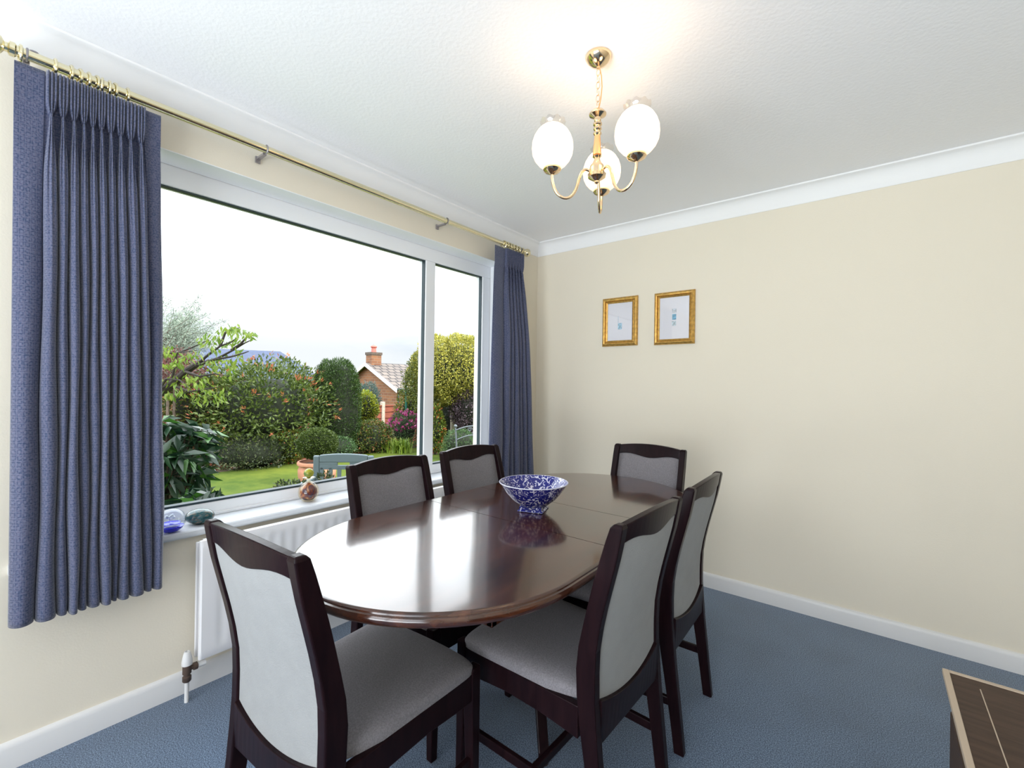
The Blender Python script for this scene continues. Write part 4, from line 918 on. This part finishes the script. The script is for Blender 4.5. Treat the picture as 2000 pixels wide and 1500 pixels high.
# ---- iron bistro chair
bd = 5.0; c = at(888, 832, bd); gz = -.25
ich = empty('bistro_chair', (c.x, c.y, gz), label='grey iron scrollwork bistro chair seen through the right-hand pane', cat='chair'); ich.rotation_euler = (0, 0, tmp-PI/2-R(12))
tz = c.z-gz; W_ = .44
def ib(pts, r_, name='scroll'): return MB().tube(pts, r_, 8).build(name, M['iron'], ich, smooth=True)
for x in (0, W_):
    ib([(x+(.05 if x == 0 else -.03), .0, .0), (x+(.055 if x == 0 else -.04), -.02, .45), (x+(.03 if x == 0 else -.02), .0, .75), (x, .03, tz-.02)], .010, 'back_post')
    MB().ball((x, .03, tz-.005), .019, 14).build('finial', M['iron'], ich, smooth=True)
    ib([(x+(.05 if x == 0 else -.03), -.40, 0), (x+(.05 if x == 0 else -.03), -.38, .45)], .010, 'leg')
arc = lambda z, h_, x0, x1: [(x0+(x1-x0)*t, .02-.0, z+h_*math.sin(PI*t)) for t in (0, .1, .2, .35, .5, .65, .8, .9, 1)]
ib(arc(tz-.05, .055, .006, W_-.006), .008, 'top_rail'); ib(arc(tz-.155, .06, .020, W_-.016), .007, 'lower_rail')
for cx_, cz_ in ((.17, tz-.035), (.26, tz-.045), (.22, tz-.085), (.30, tz-.095)):
    ib([(cx_+.028*(1-t*.75)*math.cos(9*t), .02, cz_+.028*(1-t*.75)*math.sin(9*t)) for t in (k/18 for k in range(19))], .005)
MB().lathe([(0, .45), (.21, .45), (.22, .46), (.21, .475), (0, .478)], (W_/2, -.19, 0), 28).build('seat', M['iron'], ich, smooth=True)

# ---- brick bungalow
hd = 38.0; apex = at(716, 708, hd); eave = at(778, 755.5, hd-2.2)
hy = math.atan2((eave-apex).y, (eave-apex).x)
# gable plane runs from the apex towards the right-hand eave; the ridge recedes to the right
gvec = Vector((eave.x-apex.x, eave.y-apex.y, 0)); half = 4.7
gdir = (AR*Vector((1, 0, 0)).length).copy(); 
gdir = (Vector((AR.x, AR.y, 0)).normalized()*.72-Vector((AF.x, AF.y, 0)).normalized()*.69).normalized()
ldir = Vector((-gdir.y, gdir.x, 0)); 
if ldir.dot(Vector((AR.x, AR.y, 0))) < 0: ldir = -ldir
az = math.atan2(gdir.y, gdir.x); house = empty('brick_house', (apex.x, apex.y, ground_z(-38)), label='orange-brown brick bungalow with tiled roof and white bargeboards beyond the fence', cat='house')
gz = house.location.z; az_top = apex.z-gz; pitch = .42; ev = az_top-half*pitch; Lh = 12.0
def HP(g, l, z): v = gdir*g+ldir*l; return (v.x, v.y, z)
b = MB(); pts = [(-half+.3, 0), (half-.3, 0), (half-.3, ev), (0, az_top-.22), (-half+.3, ev)]
b.add([HP(g, .25, z) for g, z in pts], [(0, 1, 2, 3, 4)]); b.uv = [(g, z) for g, z in pts]
b.build('gable_wall', M['brick'], house)
b = MB(); b.add([HP(half-.3, .25, 0), HP(half-.3, Lh, 0), HP(half-.3, Lh, ev), HP(half-.3, .25, ev)], [(0, 1, 2, 3)]); b.uv = [(0, 0), (Lh, 0), (Lh, ev), (0, ev)]
b.build('side_wall', M['brick'], house)
for s_ in (-1, 1):
    b = MB(); q = [HP(0, -.15, az_top), HP(0, Lh, az_top), HP(s_*(half+.25), Lh, ev-.14), HP(s_*(half+.25), -.15, ev-.14)]
    b.add(q, [(0, 1, 2, 3)]); b.uv = [(0, 5), (Lh, 5), (Lh, 0), (0, 0)]; b.build('roof', M['tile'], house)
    b = MB(); b.loft([[HP(g, -.2, z), HP(g, -.12, z), HP(g, -.12, z-.30), HP(g, -.2, z-.30)] for g, z in ((0, az_top+.0), (s_*(half+.25), ev-.14))]); b.build('bargeboard', M['bargeboard'], house)
MB().tube([HP(half+.32, -.1, ev-.2), HP(half+.32, Lh, ev-.2)], .07, 8).build('gutter', M['gasket'], house)
MB().tube([HP(half+.32, .1, ev-.22), HP(half-.2, .3, ev-.55), HP(half-.2, .3, 0)], .05, 6).build('downpipe', M['gasket'], house)
wv = []
b = MB(); b.add([HP(half-.27, 3.2, ev-1.65), HP(half-.27, 5.0, ev-1.65), HP(half-.27, 5.0, ev-.35), HP(half-.27, 3.2, ev-.35)], [(0, 1, 2, 3)]); wf = b.build('window', M['bargeboard'], house)
b = MB()
for a_, c_ in ((3.35, 4.05), (4.15, 4.85)): b.add([HP(half-.25, a_, ev-1.5), HP(half-.25, c_, ev-1.5), HP(half-.25, c_, ev-.5), HP(half-.25, a_, ev-.5)], [(0, 1, 2, 3)])
b.build('pane', M['winglass'], wf)
# chimney stack, pot
cw = .48
b = MB(); uvq = []
q = [(-cw, .2), (cw, .2), (cw, 1.1), (-cw, 1.1)]
b.loft([[HP(g, l, z) for g, l in q] for z in (az_top-.5, az_top+.72)]); b.uv = [(g+l, z) for z in (az_top-.5, az_top+.72) for g, l in q]; b.build('chimney', M['brick'], house)
b = MB(); q2 = [(-cw-.06, .14), (cw+.06, .14), (cw+.06, 1.16), (-cw-.06, 1.16)]; b.loft([[HP(g, l, z) for g, l in q2] for z in (az_top+.66, az_top+.88)]); b.build('chimney_cap', M['bark'], house)
b = MB(); q3 = [(-cw-.1, .1), (cw+.5, .1), (cw+.5, 1.5), (-cw-.1, 1.5)]
cc = Vector(HP(0, .65, 0)); MB().lathe([(.22, az_top+.86), (.20, az_top+1.15), (.18, az_top+1.25), (.27, az_top+1.32), (.25, az_top+1.42), (.15, az_top+1.5)], (cc.x, cc.y, 0), 16).build('chimney_pot', M['chimneypot'], house, smooth=True)
MB().tube([HP(-.1, .65, az_top+1.5), HP(-.1, .65, az_top+1.62)], .02, 6).build('aerial', M['bracket'], house)
# ---- slate-roofed house farther left
c = at(480, 679, 34); gz = ground_z(-38)
h2 = empty('slate_roofed_house', (c.x, c.y, gz), label='low house whose blue slate roof shows above the coral-tipped shrub', cat='house'); rv, fv = Vector((AR.x, AR.y, 0)).normalized(), Vector((AF.x, AF.y, 0)).normalized(); tzz = c.z-gz
def H2(r_, f_, z): v = rv*r_+fv*f_; return (v.x, v.y, z)
MB().loft([[H2(-6, 0, tzz), H2(-6, -4, tzz-2.2), H2(-6, 4, tzz-2.2)], [H2(2.6, 0, tzz-.25), H2(4.4, -4, tzz-2.4), H2(4.4, 4, tzz-2.4)]]).build('roof', M['slate'], h2)
b = MB(); b.loft([[H2(a_, f_, z) for a_, f_ in ((-5.5, -3.5), (3.7, -3.5), (3.7, 3.5), (-5.5, 3.5))] for z in (0, tzz-2.3)]); b.uv = [(a_+f_, z) for z in (0, tzz-2.3) for a_, f_ in ((-5.5, -3.5), (3.7, -3.5), (3.7, 3.5), (-5.5, 3.5))]
b.build('wall', M['brick'], h2)
